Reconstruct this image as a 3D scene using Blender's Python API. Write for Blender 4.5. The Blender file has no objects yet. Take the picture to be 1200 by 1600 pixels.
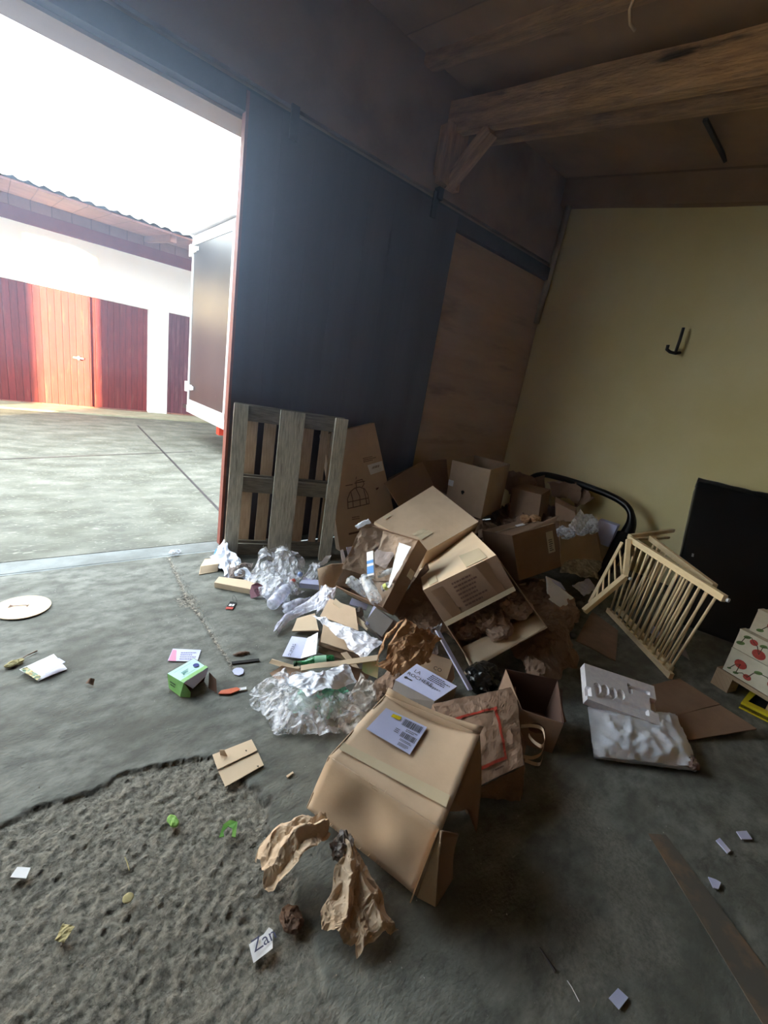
import bpy, bmesh, math, random
import numpy as np
from mathutils import Vector, Matrix, noise
from mathutils.geometry import intersect_line_plane

# ------------------------------------------------------------------ camera
random.seed(7)
CAM = Vector((0.0, 0.0, 1.5))
F = 675.0
RX = Vector((0.761, 0.059, -0.646)); RY = Vector((-0.628, 0.316, -0.711)); RZ = Vector((0.163, 0.947, 0.278))
RM = Matrix((RX, RY, RZ))                      # camera -> world
q_ = RM.to_quaternion(); q_.normalize(); RM = q_.to_matrix()
cd = bpy.data.cameras.new('camera'); cam = bpy.data.objects.new('camera', cd)
bpy.context.scene.collection.objects.link(cam)
cd.sensor_fit = 'VERTICAL'; cd.sensor_height = 36.0; cd.lens = F * 36.0 / 1600.0
cd.clip_start = 0.02; cd.clip_end = 300
cam.matrix_world = Matrix.Translation(CAM) @ RM.to_4x4()
sc = bpy.context.scene; sc.camera = cam

# ------------------------------------------------------------------ light
sc.view_settings.view_transform = 'Standard'; sc.view_settings.look = 'None'
sc.view_settings.gamma = 1.0; sc.view_settings.use_curve_mapping = False
sc.view_settings.exposure = 1.75
sc.cycles.max_bounces = 12; sc.cycles.diffuse_bounces = 8; sc.cycles.transparent_max_bounces = 24
w = bpy.data.worlds.new('sky'); sc.world = w; w.use_nodes = True
bg = w.node_tree.nodes['Background']
bg.inputs['Color'].default_value = (0.84, 0.94, 1.0, 1); bg.inputs['Strength'].default_value = 3.2
sd = bpy.data.lights.new('sun', 'SUN'); sd.energy = 20.0; sd.color = (1.0, 0.72, 0.34); sd.angle = 0.02
sun = bpy.data.objects.new('sun', sd); sc.collection.objects.link(sun)
sun.rotation_euler = Vector((-0.68, -0.75, 0.11)).to_track_quat('Z', 'Y').to_euler()

# ------------------------------------------------------------------ geometry helpers
C = sc.collection
V3 = Vector
def _ray(px, py):
    return RM @ V3((px - 600.0, -(py - 800.0), -F))
def T(px, py, z=0.0):
    "point at height z seen in direction (px, py)"
    d = _ray(px, py); return CAM + d * ((z - CAM.z) / d.z)
def AY(px, py, Y):
    d = _ray(px, py); return CAM + d * (Y / d.y)
def BX(px, py, X):
    d = _ray(px, py); return CAM + d * (X / d.x)
def VZ(P, px, py):
    "height on the vertical line over P"
    d = _ray(px, py); t = math.hypot(P.x, P.y) / math.hypot(d.x, d.y)
    return CAM.z + d.z * t

def srgb(r, g, b):
    f = lambda c: ((c / 255.0) / 12.92 if c / 255.0 <= 0.04045 else ((c / 255.0 + 0.055) / 1.055) ** 2.4)
    return (f(r), f(g), f(b), 1.0)

def tri(x): return abs((x % 1.0) * 2 - 1) * 2 - 1
def ridged(p, s, seed=0, octv=3):
    v = 0; a = 1; q = p * s + V3((seed * 7.13, seed * 3.7, seed * 1.9))
    for _ in range(octv):
        v += a * (1 - 2.2 * abs(noise.noise(q))); a *= 0.5; q = q * 2.07 + V3((3.1, 1.7, 9.2))
    return v / 1.75 - 0.35
def smooth_n(p, s, seed=0): return noise.noise(p * s + V3((seed * 5.3, seed * 2.9, seed * 8.1)))

class MB:
    def __init__(s): s.v = []; s.f = []; s.uv = []; s.m = []
    def add(s, vs, fs, uvs=None, mi=0):
        n = len(s.v); s.v += [tuple(v) for v in vs]
        for k, f in enumerate(fs):
            s.f.append([i + n for i in f]); s.m.append(mi)
            s.uv.append([uvs[i] for i in f] if uvs else [(0, 0)] * len(f))
        return s
    def hexa(s, c, mi=0):
        "c: 8 corners keyed by (i,j,k)"
        L = lambda a, b: (V3(c[b]) - V3(c[a])).length
        lx, ly, lz = L((0,0,0),(1,0,0)), L((0,0,0),(0,1,0)), L((0,0,0),(0,0,1))
        d = {'x': lx, 'y': ly, 'z': lz}
        lng = max(d, key=d.get)
        for q in ([(0,0,0),(0,1,0),(1,1,0),(1,0,0)], [(0,0,1),(1,0,1),(1,1,1),(0,1,1)],
                  [(0,0,0),(1,0,0),(1,0,1),(0,0,1)], [(0,1,0),(0,1,1),(1,1,1),(1,1,0)],
                  [(0,0,0),(0,0,1),(0,1,1),(0,1,0)], [(1,0,0),(1,1,0),(1,1,1),(1,0,1)]):
            uv = []
            for a in q:
                u = {'x': a[0]*lx, 'y': a[1]*ly, 'z': a[2]*lz}
                o = [k for k in 'xyz' if k != lng]
                uv.append((u[lng], u[o[0]] + u[o[1]]))
            s.add([c[a] for a in q], [[0,1,2,3]], uv, mi)
        return s
    def box(s, o, ex, ey, ez, mi=0):
        o, ex, ey, ez = V3(o), V3(ex), V3(ey), V3(ez)
        c = {(i,j,k): o + ex*i + ey*j + ez*k for i in (0,1) for j in (0,1) for k in (0,1)}
        return s.hexa(c, mi)
    def abox(s, x0, x1, y0, y1, z0, z1, mi=0):
        return s.box((x0,y0,z0), (x1-x0,0,0), (0,y1-y0,0), (0,0,z1-z0), mi)
    def bar(s, a, b, w, h, up=(0,0,1), mi=0):
        a, b = V3(a), V3(b); d = (b-a).normalized(); sx = d.cross(V3(up))
        if sx.length < 1e-4: sx = d.cross(V3((1,0,0)))
        sx.normalize(); uz = sx.cross(d).normalized()
        return s.box(a - sx*w/2 - uz*h/2, b-a, sx*w, uz*h, mi)
    def tube(s, pts, r, n=10, mi=0, closed=False, caps=True):
        pts = [V3(p) for p in pts]; N = len(pts); rs = r if isinstance(r, (list, tuple)) else [r]*N
        base = len(s.v); up = V3((0.13, 0.21, 0.97)); vs = []; prev = None; acc = 0
        for i, p in enumerate(pts):
            if closed: d = pts[(i+1) % N] - pts[i-1]
            else: d = pts[min(i+1, N-1)] - pts[max(i-1, 0)]
            d.normalize()
            if prev is None: a = d.cross(up); a = a if a.length > .05 else d.cross(V3((1,0,0)))
            else: a = prev - d * prev.dot(d)
            a.normalize(); prev = a; b = d.cross(a)
            if i: acc += (pts[i]-pts[i-1]).length
            for k in range(n):
                t = 2*math.pi*k/n; vs.append(p + (a*math.cos(t) + b*math.sin(t))*rs[i])
        uvs = [(0, 0)]*len(vs); acc = 0
        uvs = []
        for i in range(N):
            if i: acc += (pts[i]-pts[i-1]).length
            uvs += [(acc, k*rs[i]*6.28/n) for k in range(n)]
        fs = []
        for i in range(N if closed else N-1):
            j = (i+1) % N
            for k in range(n):
                fs.append([i*n+k, i*n+(k+1) % n, j*n+(k+1) % n, j*n+k])
        if caps and not closed:
            fs.append(list(range(n))[::-1]); fs.append([(N-1)*n+k for k in range(n)])
        return s.add(vs, fs, uvs, mi)
    def sheet(s, a, b, c, d, nu=8, nv=8, th=0.004, fn=None, mi=0):
        "quad a-b-c-d (u: a->b, v: a->d), thickness th below the normal; fn(u,v,p)->Vector offset"
        a, b, c, d = V3(a), V3(b), V3(c), V3(d)
        n = ((b-a).cross(d-a) + (d-c).cross(b-c)).normalized(); lu = (b-a).length; lv = (d-a).length
        top = []; uv = []
        for j in range(nv+1):
            for i in range(nu+1):
                u, v = i/nu, j/nv
                p = a*(1-u)*(1-v) + b*u*(1-v) + c*u*v + d*(1-u)*v
                if fn:
                    o = fn(u, v, p); p = p + (n*o if not isinstance(o, V3) else o)
                top.append(p); uv.append((u*lu, v*lv))
        W = nu+1; nrm = []
        for j in range(nv+1):
            for i in range(W):
                du = top[j*W+min(i+1, nu)] - top[j*W+max(i-1, 0)]
                dv = top[min(j+1, nv)*W+i] - top[max(j-1, 0)*W+i]
                q = du.cross(dv); nrm.append(q.normalized() if q.length > 1e-9 else n)
        if th > 0: bot = [p - k*th for p, k in zip(top, nrm)]
        else: bot = []
        fs = [[j*W+i, j*W+i+1, (j+1)*W+i+1, (j+1)*W+i] for j in range(nv) for i in range(nu)]
        if th > 0:
            m = len(top)
            fs += [[m+f[3], m+f[2], m+f[1], m+f[0]] for f in fs]
            rim = [i for i in range(W)] + [j*W+nu for j in range(1, nv+1)] + [nv*W+i for i in range(nu-1, -1, -1)] + [j*W for j in range(nv-1, 0, -1)]
            for k in range(len(rim)):
                x, y = rim[k], rim[(k+1) % len(rim)]
                fs.append([y, x, m+x, m+y])
        return s.add(top+bot, fs, uv+uv if th > 0 else uv, mi)
    def prism(s, pts, n, th, mi=0):
        "flat polygon pts extruded by th along n"
        n = V3(n).normalized(); k = len(pts); P = [V3(p) for p in pts]
        nn = sum(((P[i]-P[0]).cross(P[(i+1) % k]-P[0]) for i in range(k)), V3((0,0,0)))
        if nn.dot(n) < 0: P = P[::-1]
        top = [p + n*th for p in P]
        fs = [list(range(k))[::-1], [k+i for i in range(k)]] + [[i, (i+1) % k, k+(i+1) % k, k+i] for i in range(k)]
        uv = [((p-P[0]).x, (p-P[0]).y) for p in P]
        return s.add(P+top, fs, uv+uv, mi)
    def lathe(s, a, d, prof, n=20, mi=0):
        "prof: (dist along d, radius)"
        a = V3(a); d = V3(d).normalized(); x = d.orthogonal().normalized(); y = d.cross(x)
        vs = []; fs = []
        for (t, r) in prof:
            for k in range(n):
                th = 2*math.pi*k/n; vs.append(a + d*t + (x*math.cos(th)+y*math.sin(th))*max(r, 1e-4))
        for i in range(len(prof)-1):
            for k in range(n): fs.append([i*n+k, i*n+(k+1) % n, (i+1)*n+(k+1) % n, (i+1)*n+k])
        return s.add(vs, fs, None, mi)
    def blob(s, c, r, rot=0.0, amp=0.25, fr=9.0, seed=0, sub=4, zmin=None, fine=0.06, mi=0):
        bm = bmesh.new(); bmesh.ops.create_icosphere(bm, subdivisions=sub, radius=1.0)
        c = V3(c); r = V3(r); Rm = Matrix.Rotation(rot, 3, 'Z')
        vs = []
        rr = min(r)
        for v in bm.verts:
            p = Rm @ V3((v.co.x*r.x, v.co.y*r.y, v.co.z*r.z)); nrm = (Rm @ V3((v.co.x/r.x, v.co.y/r.y, v.co.z/r.z))).normalized()
            q = c + p
            q = q + nrm*(amp*rr*ridged(q, fr, seed, 2) + fine*rr*ridged(q, fr*4, seed+3, 2)) + V3((smooth_n(q, fr, seed+9), smooth_n(q, fr, seed+5), 0))*amp*rr*.5
            if zmin is not None and q.z < zmin: q.z = zmin + 0.002*v.co.x
            vs.append(q)
        s.add(vs, [[v.index for v in f.verts] for f in bm.faces], None, mi); bm.free(); return s
    def build(s, name, mats, parent=None, smooth=False):
        me = bpy.data.meshes.new(name)
        off = parent_loc(parent)
        me.from_pydata([(v[0]-off.x, v[1]-off.y, v[2]-off.z) for v in s.v], [], s.f)
        for m in (mats if isinstance(mats, (list, tuple)) else [mats]): me.materials.append(m)
        uvl = me.uv_layers.new(name='UVMap'); k = 0
        flat = np.array([c for f in s.uv for c in f], dtype=np.float32).ravel()
        uvl.data.foreach_set('uv', flat)
        me.polygons.foreach_set('material_index', s.m)
        me.polygons.foreach_set('use_smooth', [smooth]*len(me.polygons))
        me.update(); me.validate()
        o = bpy.data.objects.new(name, me); C.objects.link(o)
        if parent: o.parent = parent
        return o
def parent_loc(p):
    l = V3((0,0,0))
    while p: l = l + p.location; p = p.parent
    return l
def thing(name, label, cat, loc=(0,0,0), group=None):
    o = bpy.data.objects.new(name, None); o.empty_display_size = .1; C.objects.link(o); o.location = V3(loc)
    o['label'] = label; o['category'] = cat
    if group: o['group'] = group
    return o
def single(name, mb, mat, label, cat, group=None, smooth=False, kind=None):
    "a thing that is one mesh, origin at its base"
    lo = V3((sum(v[0] for v in mb.v)/len(mb.v), sum(v[1] for v in mb.v)/len(mb.v), min(v[2] for v in mb.v)))
    mb.v = [(v[0]-lo.x, v[1]-lo.y, v[2]-lo.z) for v in mb.v]
    o = mb.build(name, mat, None, smooth); o.location = lo
    o['label'] = label; o['category'] = cat
    if group: o['group'] = group
    if kind: o['kind'] = kind
    return o
def struct(name, mb, mat, smooth=False, label=None):
    o = mb.build(name, mat, None, smooth); o['kind'] = 'structure'
    if label: o['label'] = label
    return o

def letters(s, O, ux, uy, size, out=0.0012, mb=None, mi=0, align='LEFT'):
    "outline lettering laid on a surface at O, reading along ux, rising along uy"
    cu = bpy.data.curves.new('lettering', 'FONT'); cu.body = s; cu.size = size; cu.align_x = align; cu.resolution_u = 2
    ob = bpy.data.objects.new('lettering', cu); me = bpy.data.meshes.new_from_object(ob)
    ux = V3(ux).normalized(); uy = V3(uy); uy = (uy - ux*uy.dot(ux)).normalized(); n = ux.cross(uy)
    mb = mb or MB()
    mb.add([V3(O) + ux*v.co.x + uy*v.co.y + n*out for v in me.vertices], [list(p.vertices) for p in me.polygons], None, mi)
    bpy.data.objects.remove(ob); bpy.data.curves.remove(cu); bpy.data.meshes.remove(me)
    return mb

# ------------------------------------------------------------------ materials
def mat(name, c1, c2=None, scale=6.0, rough=0.8, bump=0.0, bscale=60.0, metal=0.0, coord='Object', stretch=(1,1,1),
        c3=None, s3=1.5, t3=(.5, .65), spec=0.5, detail=6.0, contrast=(.35, .65), bdist=0.004):
    m = bpy.data.materials.new(name); m.use_nodes = True; nt = m.node_tree; N = nt.nodes; L = nt.links
    b = N['Principled BSDF']; b.inputs['Roughness'].default_value = rough; b.inputs['Metallic'].default_value = metal
    b.inputs['Specular IOR Level'].default_value = spec
    tc = N.new('ShaderNodeTexCoord'); mp = N.new('ShaderNodeMapping'); mp.inputs['Scale'].default_value = stretch
    L.new(tc.outputs[coord], mp.inputs['Vector'])
    if c2:
        no = N.new('ShaderNodeTexNoise'); no.inputs['Scale'].default_value = scale; no.inputs['Detail'].default_value = detail
        no.inputs['Roughness'].default_value = .62
        L.new(mp.outputs['Vector'], no.inputs['Vector'])
        r = N.new('ShaderNodeValToRGB'); r.color_ramp.elements[0].position = contrast[0]; r.color_ramp.elements[1].position = contrast[1]
        r.color_ramp.elements[0].color = c1; r.color_ramp.elements[1].color = c2
        L.new(no.outputs['Fac'], r.inputs['Fac']); out = r.outputs['Color']
        if c3:
            n3 = N.new('ShaderNodeTexNoise'); n3.inputs['Scale'].default_value = s3; n3.inputs['Detail'].default_value = 8
            L.new(mp.outputs['Vector'], n3.inputs['Vector'])
            mr = N.new('ShaderNodeMapRange'); mr.inputs['From Min'].default_value = t3[0]; mr.inputs['From Max'].default_value = t3[1]
            L.new(n3.outputs['Fac'], mr.inputs['Value'])
            mx = N.new('ShaderNodeMix'); mx.data_type = 'RGBA'; L.new(mr.outputs['Result'], mx.inputs['Factor'])
            L.new(out, mx.inputs['A']); mx.inputs['B'].default_value = c3; out = mx.outputs['Result']
        L.new(out, b.inputs['Base Color'])
    else: b.inputs['Base Color'].default_value = c1
    if bump:
        nb = N.new('ShaderNodeTexNoise'); nb.inputs['Scale'].default_value = bscale; nb.inputs['Detail'].default_value = 5
        L.new(mp.outputs['Vector'], nb.inputs['Vector'])
        bu = N.new('ShaderNodeBump'); bu.inputs['Strength'].default_value = bump; bu.inputs['Distance'].default_value = bdist
        L.new(nb.outputs['Fac'], bu.inputs['Height']); L.new(bu.outputs['Normal'], b.inputs['Normal'])
    return m
def planks(m, pitch, axis='X', depth=.6, dark=.35, coord='Object', wid=.06):
    "adds board joints to a material: darker grooves every pitch metres"
    nt = m.node_tree; N = nt.nodes; L = nt.links; b = N['Principled BSDF']
    tc = N.new('ShaderNodeTexCoord'); sp = N.new('ShaderNodeSeparateXYZ'); L.new(tc.outputs[coord], sp.inputs[0])
    dv = N.new('ShaderNodeMath'); dv.operation = 'DIVIDE'; L.new(sp.outputs[axis], dv.inputs[0]); dv.inputs[1].default_value = pitch
    fr = N.new('ShaderNodeMath'); fr.operation = 'FRACT'; L.new(dv.outputs[0], fr.inputs[0])
    pp = N.new('ShaderNodeMath'); pp.operation = 'PINGPONG'; pp.inputs[1].default_value = .5; L.new(fr.outputs[0], pp.inputs[0])
    mr = N.new('ShaderNodeMapRange'); mr.inputs['From Min'].default_value = 0; mr.inputs['From Max'].default_value = wid; L.new(pp.outputs[0], mr.inputs['Value'])
    fl = N.new('ShaderNodeMath'); fl.operation = 'FLOOR'; L.new(dv.outputs[0], fl.inputs[0])
    wn = N.new('ShaderNodeTexWhiteNoise'); wn.noise_dimensions = '1D'; L.new(fl.outputs[0], wn.inputs['W'])
    vr = N.new('ShaderNodeMapRange'); vr.inputs['To Min'].default_value = .84; vr.inputs['To Max'].default_value = 1.1; L.new(wn.outputs['Value'], vr.inputs['Value'])
    gm = N.new('ShaderNodeMapRange'); gm.inputs['To Min'].default_value = dark; L.new(mr.outputs['Result'], gm.inputs['Value'])
    ml = N.new('ShaderNodeMath'); ml.operation = 'MULTIPLY'; L.new(vr.outputs['Result'], ml.inputs[0]); L.new(gm.outputs['Result'], ml.inputs[1])
    src = b.inputs['Base Color'].links[0].from_socket
    mx = N.new('ShaderNodeMix'); mx.data_type = 'RGBA'; mx.blend_type = 'MULTIPLY'; mx.inputs['Factor'].default_value = 1
    L.new(src, mx.inputs['A']); L.new(ml.outputs[0], mx.inputs['B']); L.new(mx.outputs['Result'], b.inputs['Base Color'])
    bu = N.new('ShaderNodeBump'); bu.inputs['Strength'].default_value = depth; bu.inputs['Distance'].default_value = .01
    L.new(mr.outputs['Result'], bu.inputs['Height'])
    if b.inputs['Normal'].links: L.new(b.inputs['Normal'].links[0].from_socket, bu.inputs['Normal'])
    L.new(bu.outputs['Normal'], b.inputs['Normal'])
    return m
def film(name, col, alpha=.5, rough=.15, bump=.8, bscale=60, bubble=0.0, milky=.5):
    "thin plastic film: part clear, part milky, glossy on top"
    m = bpy.data.materials.new(name); m.use_nodes = True; nt = m.node_tree; N = nt.nodes; L = nt.links
    b = N['Principled BSDF']; b.inputs['Base Color'].default_value = col; b.inputs['Roughness'].default_value = rough
    b.inputs['Specular IOR Level'].default_value = .8
    tr = N.new('ShaderNodeBsdfTransparent'); mx = N.new('ShaderNodeMixShader'); o = N['Material Output']
    tc = N.new('ShaderNodeTexCoord'); no = N.new('ShaderNodeTexNoise'); no.inputs['Scale'].default_value = 22; no.inputs['Detail'].default_value = 4
    L.new(tc.outputs['Object'], no.inputs['Vector'])
    mr = N.new('ShaderNodeMapRange'); mr.inputs['From Min'].default_value = .35; mr.inputs['From Max'].default_value = .65
    mr.inputs['To Min'].default_value = max(0, alpha-.25); mr.inputs['To Max'].default_value = min(1, alpha+.3)
    L.new(no.outputs['Fac'], mr.inputs['Value']); L.new(mr.outputs['Result'], mx.inputs['Fac'])
    L.new(tr.outputs[0], mx.inputs[1]); L.new(b.outputs[0], mx.inputs[2]); L.new(mx.outputs[0], o.inputs['Surface'])
    if bubble:
        vo = N.new('ShaderNodeTexVoronoi'); vo.inputs['Scale'].default_value = bubble; L.new(tc.outputs['Object'], vo.inputs['Vector'])
        h = vo.outputs['Distance']
    else:
        nb = N.new('ShaderNodeTexNoise'); nb.inputs['Scale'].default_value = bscale; nb.inputs['Detail'].default_value = 3
        L.new(tc.outputs['Object'], nb.inputs['Vector']); h = nb.outputs['Fac']
    bu = N.new('ShaderNodeBump'); bu.inputs['Strength'].default_value = bump; bu.inputs['Distance'].default_value = .006
    L.new(h, bu.inputs['Height']); L.new(bu.outputs['Normal'], b.inputs['Normal'])
    return m

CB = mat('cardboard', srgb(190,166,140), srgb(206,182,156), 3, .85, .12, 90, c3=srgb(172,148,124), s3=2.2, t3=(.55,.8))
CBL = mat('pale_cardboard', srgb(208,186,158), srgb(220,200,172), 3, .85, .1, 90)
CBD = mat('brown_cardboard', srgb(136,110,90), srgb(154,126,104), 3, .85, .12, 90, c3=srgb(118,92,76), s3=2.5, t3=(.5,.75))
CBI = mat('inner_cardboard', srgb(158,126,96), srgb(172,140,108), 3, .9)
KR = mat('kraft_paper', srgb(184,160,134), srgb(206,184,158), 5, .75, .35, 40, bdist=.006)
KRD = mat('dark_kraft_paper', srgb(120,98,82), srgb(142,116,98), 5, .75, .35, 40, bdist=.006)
KRO = mat('rusty_kraft_paper', srgb(160,116,80), srgb(208,172,134), 7, .7, .35, 40, bdist=.006)
TAPE = mat('packing_tape', srgb(200,186,158), srgb(210,197,170), 4, .22, spec=.8)
BTAPE = mat('brown_tape', srgb(112,86,64), srgb(128,98,74), 6, .3, spec=.7)
WHITE = mat('white_paper', srgb(222,224,228), srgb(235,236,240), 5, .6)
LILAC = mat('pale_lilac_paper', srgb(186,192,228), srgb(202,207,238), 5, .45)
GREYP = mat('grey_card', srgb(128,122,120), srgb(142,136,132), 5, .7)
INK = mat('ink', srgb(46,42,48), None, rough=.7)
INKB = mat('brown_ink', srgb(96,68,56), None, rough=.8)
RED = mat('red_print', srgb(186,62,48), srgb(170,70,56), 30, .6)
FOAM = mat('styrofoam', srgb(225,225,235), srgb(238,238,245), 40, .75, .15, 160)
WRAP = film('clear_plastic_film', (.85,.9,1,1), .45, .12)
BUB = film('bubble_wrap', (.86,.9,.98,1), .36, .1, .9, bubble=70)
THINW = film('white_plastic_bag', (.86,.88,1,1), .82, .3, .5, 45)
GLASS = film('clear_glass', (.8,.85,.9,1), .35, .05, .1, 20)
FOILW = mat('white_foil_wrap', srgb(215,222,235), srgb(232,236,246), 8, .28, .4, 30, bdist=.008)
OLDW = mat('weathered_wood', srgb(150,147,135), srgb(196,191,176), 3.5, .85, .6, 9, coord='UV', stretch=(2.5,26,1), c3=srgb(96,88,78), s3=1.2, t3=(.58,.75))
OLDD = mat('dark_weathered_wood', srgb(104,98,88), srgb(136,130,118), 3.5, .85, .6, 9, coord='UV', stretch=(2.5,26,1), c3=srgb(80,72,64), s3=1.2, t3=(.56,.7))
NEWW = mat('inner_pallet_wood', srgb(156,132,108), srgb(180,156,130), 3.5, .85, .4, 9, coord='UV', stretch=(2.5,26,1))
PINE = mat('pine_rods', srgb(224,200,156), srgb(238,217,178), 5, .55, coord='UV', stretch=(3,30,1))
BEAM = mat('old_beam', srgb(160,124,90), srgb(216,178,138), 2.2, .85, .9, 8, coord='UV', stretch=(1.6,9,1), c3=srgb(60,42,34), s3=.9, t3=(.58,.66), bdist=.015)
CEIL = mat('ceiling_boards', srgb(158,128,98), srgb(184,150,118), 1.6, .9, .2, 30)
planks(CEIL, 1.25, 'X', .5, .6, wid=.008)
WALLA = mat('brown_fibreboard', srgb(150,130,114), srgb(170,148,130), 1.2, .9, .2, 60, c3=srgb(126,104,90), s3=2.2, t3=(.5,.75))
PLY = mat('plywood_panel', srgb(182,152,120), srgb(198,170,138), 1.3, .7, .1, 60, stretch=(1,1,5), c3=srgb(148,120,94), s3=1.1, t3=(.58,.72))
YEL = mat('yellow_plaster', srgb(236,222,168), srgb(245,234,192), .8, .9, .25, 14, c3=srgb(222,206,146), s3=.5, t3=(.45,.7), bdist=.01)
DOORM = mat('dark_navy_paint', srgb(62,54,64), srgb(74,66,78), 1.2, .45, .15, 6, stretch=(6,1,.6), spec=.5)
planks(DOORM, .26, 'X', .2, .85, wid=.015)
REDEDGE = mat('reddish_edge', srgb(112,58,50), srgb(134,72,60), 6, .6)
DARKM = mat('dark_iron', srgb(44,42,46), srgb(62,58,60), 9, .55, metal=.3)
RUST = mat('rusty_steel', srgb(92,88,82), srgb(134,108,86), 7, .7, .3, 60, metal=0, stretch=(1,1,1), contrast=(.45,.7))
BLK = mat('black_plastic', srgb(14,15,18), srgb(20,22,26), 3, .3, .1, 20)
BLKM = mat('black_matte', srgb(16,16,18), None, rough=.8)
YP = mat('yellow_plastic', srgb(220,200,40), srgb(205,186,40), 8, .4)
GRN = mat('green_card', srgb(126,186,104), srgb(150,205,130), 9, .5)
MINT = mat('mint_card', srgb(180,228,216), srgb(196,236,226), 6, .5)
BLUEC = mat('blue_card', srgb(60,140,215), None, rough=.5)
ORG = mat('orange_plastic', srgb(205,92,50), srgb(220,110,64), 20, .5)
PURP = mat('plum_card', srgb(112,72,84), srgb(126,84,96), 8, .7)
GBOT = film('green_glass', (.03,.22,.08,1), .8, .05, .1, 20)
GLEAF = mat('green_leaf', srgb(110,160,60), srgb(140,184,90), 20, .6)
DLEAF = mat('dry_leaf', srgb(150,140,96), srgb(186,176,130), 30, .8)
BLEAF = mat('brown_leaf', srgb(86,64,52), srgb(120,94,76), 30, .8)
GTRAY = film('green_plastic_film', (.25,.78,.58,1), .8, .3, .3, 20)
PEBB = mat('pebble', srgb(150,148,140), srgb(190,188,180), 20, .8)

# concrete inside the barn: smooth trowelled slab, broken rough patch, joint
def concrete(name, c1, c2, c3, scale=2.0):
    m = mat(name, c1, c2, scale, .82, .45, 60, c3=c3, s3=2.2, t3=(.45,.72), detail=14, bdist=.008, stretch=(1,1.6,1), contrast=(.38,.62))
    return m
FLOORM = concrete('barn_concrete', srgb(90,92,87), srgb(126,129,122), srgb(80,81,74), 9)
def add_masks(m):
    nt = m.node_tree; N = nt.nodes; L = nt.links; b = N['Principled BSDF']
    at = N.new('ShaderNodeAttribute'); at.attribute_name = 'wear'; sp = N.new('ShaderNodeSeparateColor'); L.new(at.outputs['Color'], sp.inputs[0])
    tc = N.new('ShaderNodeTexCoord')
    vo = N.new('ShaderNodeTexNoise'); vo.inputs['Scale'].default_value = 70; vo.inputs['Detail'].default_value = 8; vo.inputs['Roughness'].default_value = .7; L.new(tc.outputs['Object'], vo.inputs['Vector'])
    rp = N.new('ShaderNodeValToRGB'); rp.color_ramp.elements[0].position = .34; rp.color_ramp.elements[1].position = .6
    rp.color_ramp.elements[0].color = srgb(80,78,70); rp.color_ramp.elements[1].color = srgb(158,154,142); L.new(vo.outputs['Fac'], rp.inputs['Fac'])
    src = b.inputs['Base Color'].links[0].from_socket
    mx = N.new('ShaderNodeMix'); mx.data_type = 'RGBA'; L.new(sp.outputs['Red'], mx.inputs['Factor']); L.new(src, mx.inputs['A']); L.new(rp.outputs['Color'], mx.inputs['B'])
    m2 = N.new('ShaderNodeMix'); m2.data_type = 'RGBA'; L.new(sp.outputs['Green'], m2.inputs['Factor']); L.new(mx.outputs['Result'], m2.inputs['A'])
    r2 = N.new('ShaderNodeValToRGB'); r2.color_ramp.elements[0].position = .45; r2.color_ramp.elements[1].position = .62
    r2.color_ramp.elements[0].color = srgb(50,46,40); r2.color_ramp.elements[1].color = srgb(180,172,156)
    L.new(vo.outputs['Fac'], r2.inputs['Fac']); L.new(r2.outputs['Color'], m2.inputs['B'])
    m3 = N.new('ShaderNodeMix'); m3.data_type = 'RGBA'; L.new(sp.outputs['Blue'], m3.inputs['Factor']); L.new(m2.outputs['Result'], m3.inputs['A'])
    m3.inputs['B'].default_value = srgb(44,40,36)
    L.new(m3.outputs['Result'], b.inputs['Base Color'])
    # coarser bump where the slab is broken
    bu = N.new('ShaderNodeBump'); bu.inputs['Distance'].default_value = .012
    L.new(sp.outputs['Red'], bu.inputs['Strength']); L.new(vo.outputs['Fac'], bu.inputs['Height'])
    L.new(b.inputs['Normal'].links[0].from_socket, bu.inputs['Normal']); L.new(bu.outputs['Normal'], b.inputs['Normal'])
add_masks(FLOORM)
STRIPM = concrete('threshold_concrete', srgb(112,118,118), srgb(132,138,138), srgb(100,104,102), 4.0)
YARDM = concrete('yard_concrete', srgb(84,86,79), srgb(112,114,105), srgb(74,76,66), 2.5)
def swirl(m):
    nt = m.node_tree; N = nt.nodes; L = nt.links; b = N['Principled BSDF']
    tc = N.new('ShaderNodeTexCoord'); wv = N.new('ShaderNodeTexNoise'); wv.inputs['Scale'].default_value = 9; wv.inputs['Distortion'].default_value = 2.5
    wv.inputs['Detail'].default_value = 3
    mp = N.new('ShaderNodeMapping'); mp.inputs['Scale'].default_value = (1,3,1); mp.inputs['Rotation'].default_value = (0,0,.5)
    L.new(tc.outputs['Object'], mp.inputs[0]); L.new(mp.outputs[0], wv.inputs['Vector'])
    mr = N.new('ShaderNodeMapRange'); mr.inputs['From Min'].default_value = .6; mr.inputs['From Max'].default_value = .7; mr.inputs['To Max'].default_value = .5
    L.new(wv.outputs['Fac'], mr.inputs['Value'])
    src = b.inputs['Base Color'].links[0].from_socket
    mx = N.new('ShaderNodeMix'); mx.data_type = 'RGBA'; L.new(mr.outputs['Result'], mx.inputs['Factor']); L.new(src, mx.inputs['A'])
    mx.inputs['B'].default_value = srgb(160,162,150); L.new(mx.outputs['Result'], b.inputs['Base Color'])
swirl(YARDM)
GWALL = mat('white_render', srgb(248,247,242), srgb(252,251,248), 2, .9)
GRED = mat('red_painted_boards', srgb(98,34,40), srgb(120,46,48), 3, .7, .3, 20, stretch=(8,1,1), c3=srgb(124,72,68), s3=2.0, t3=(.6,.72))
planks(GRED, .11, 'X', .7, .45, wid=.07)
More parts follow.
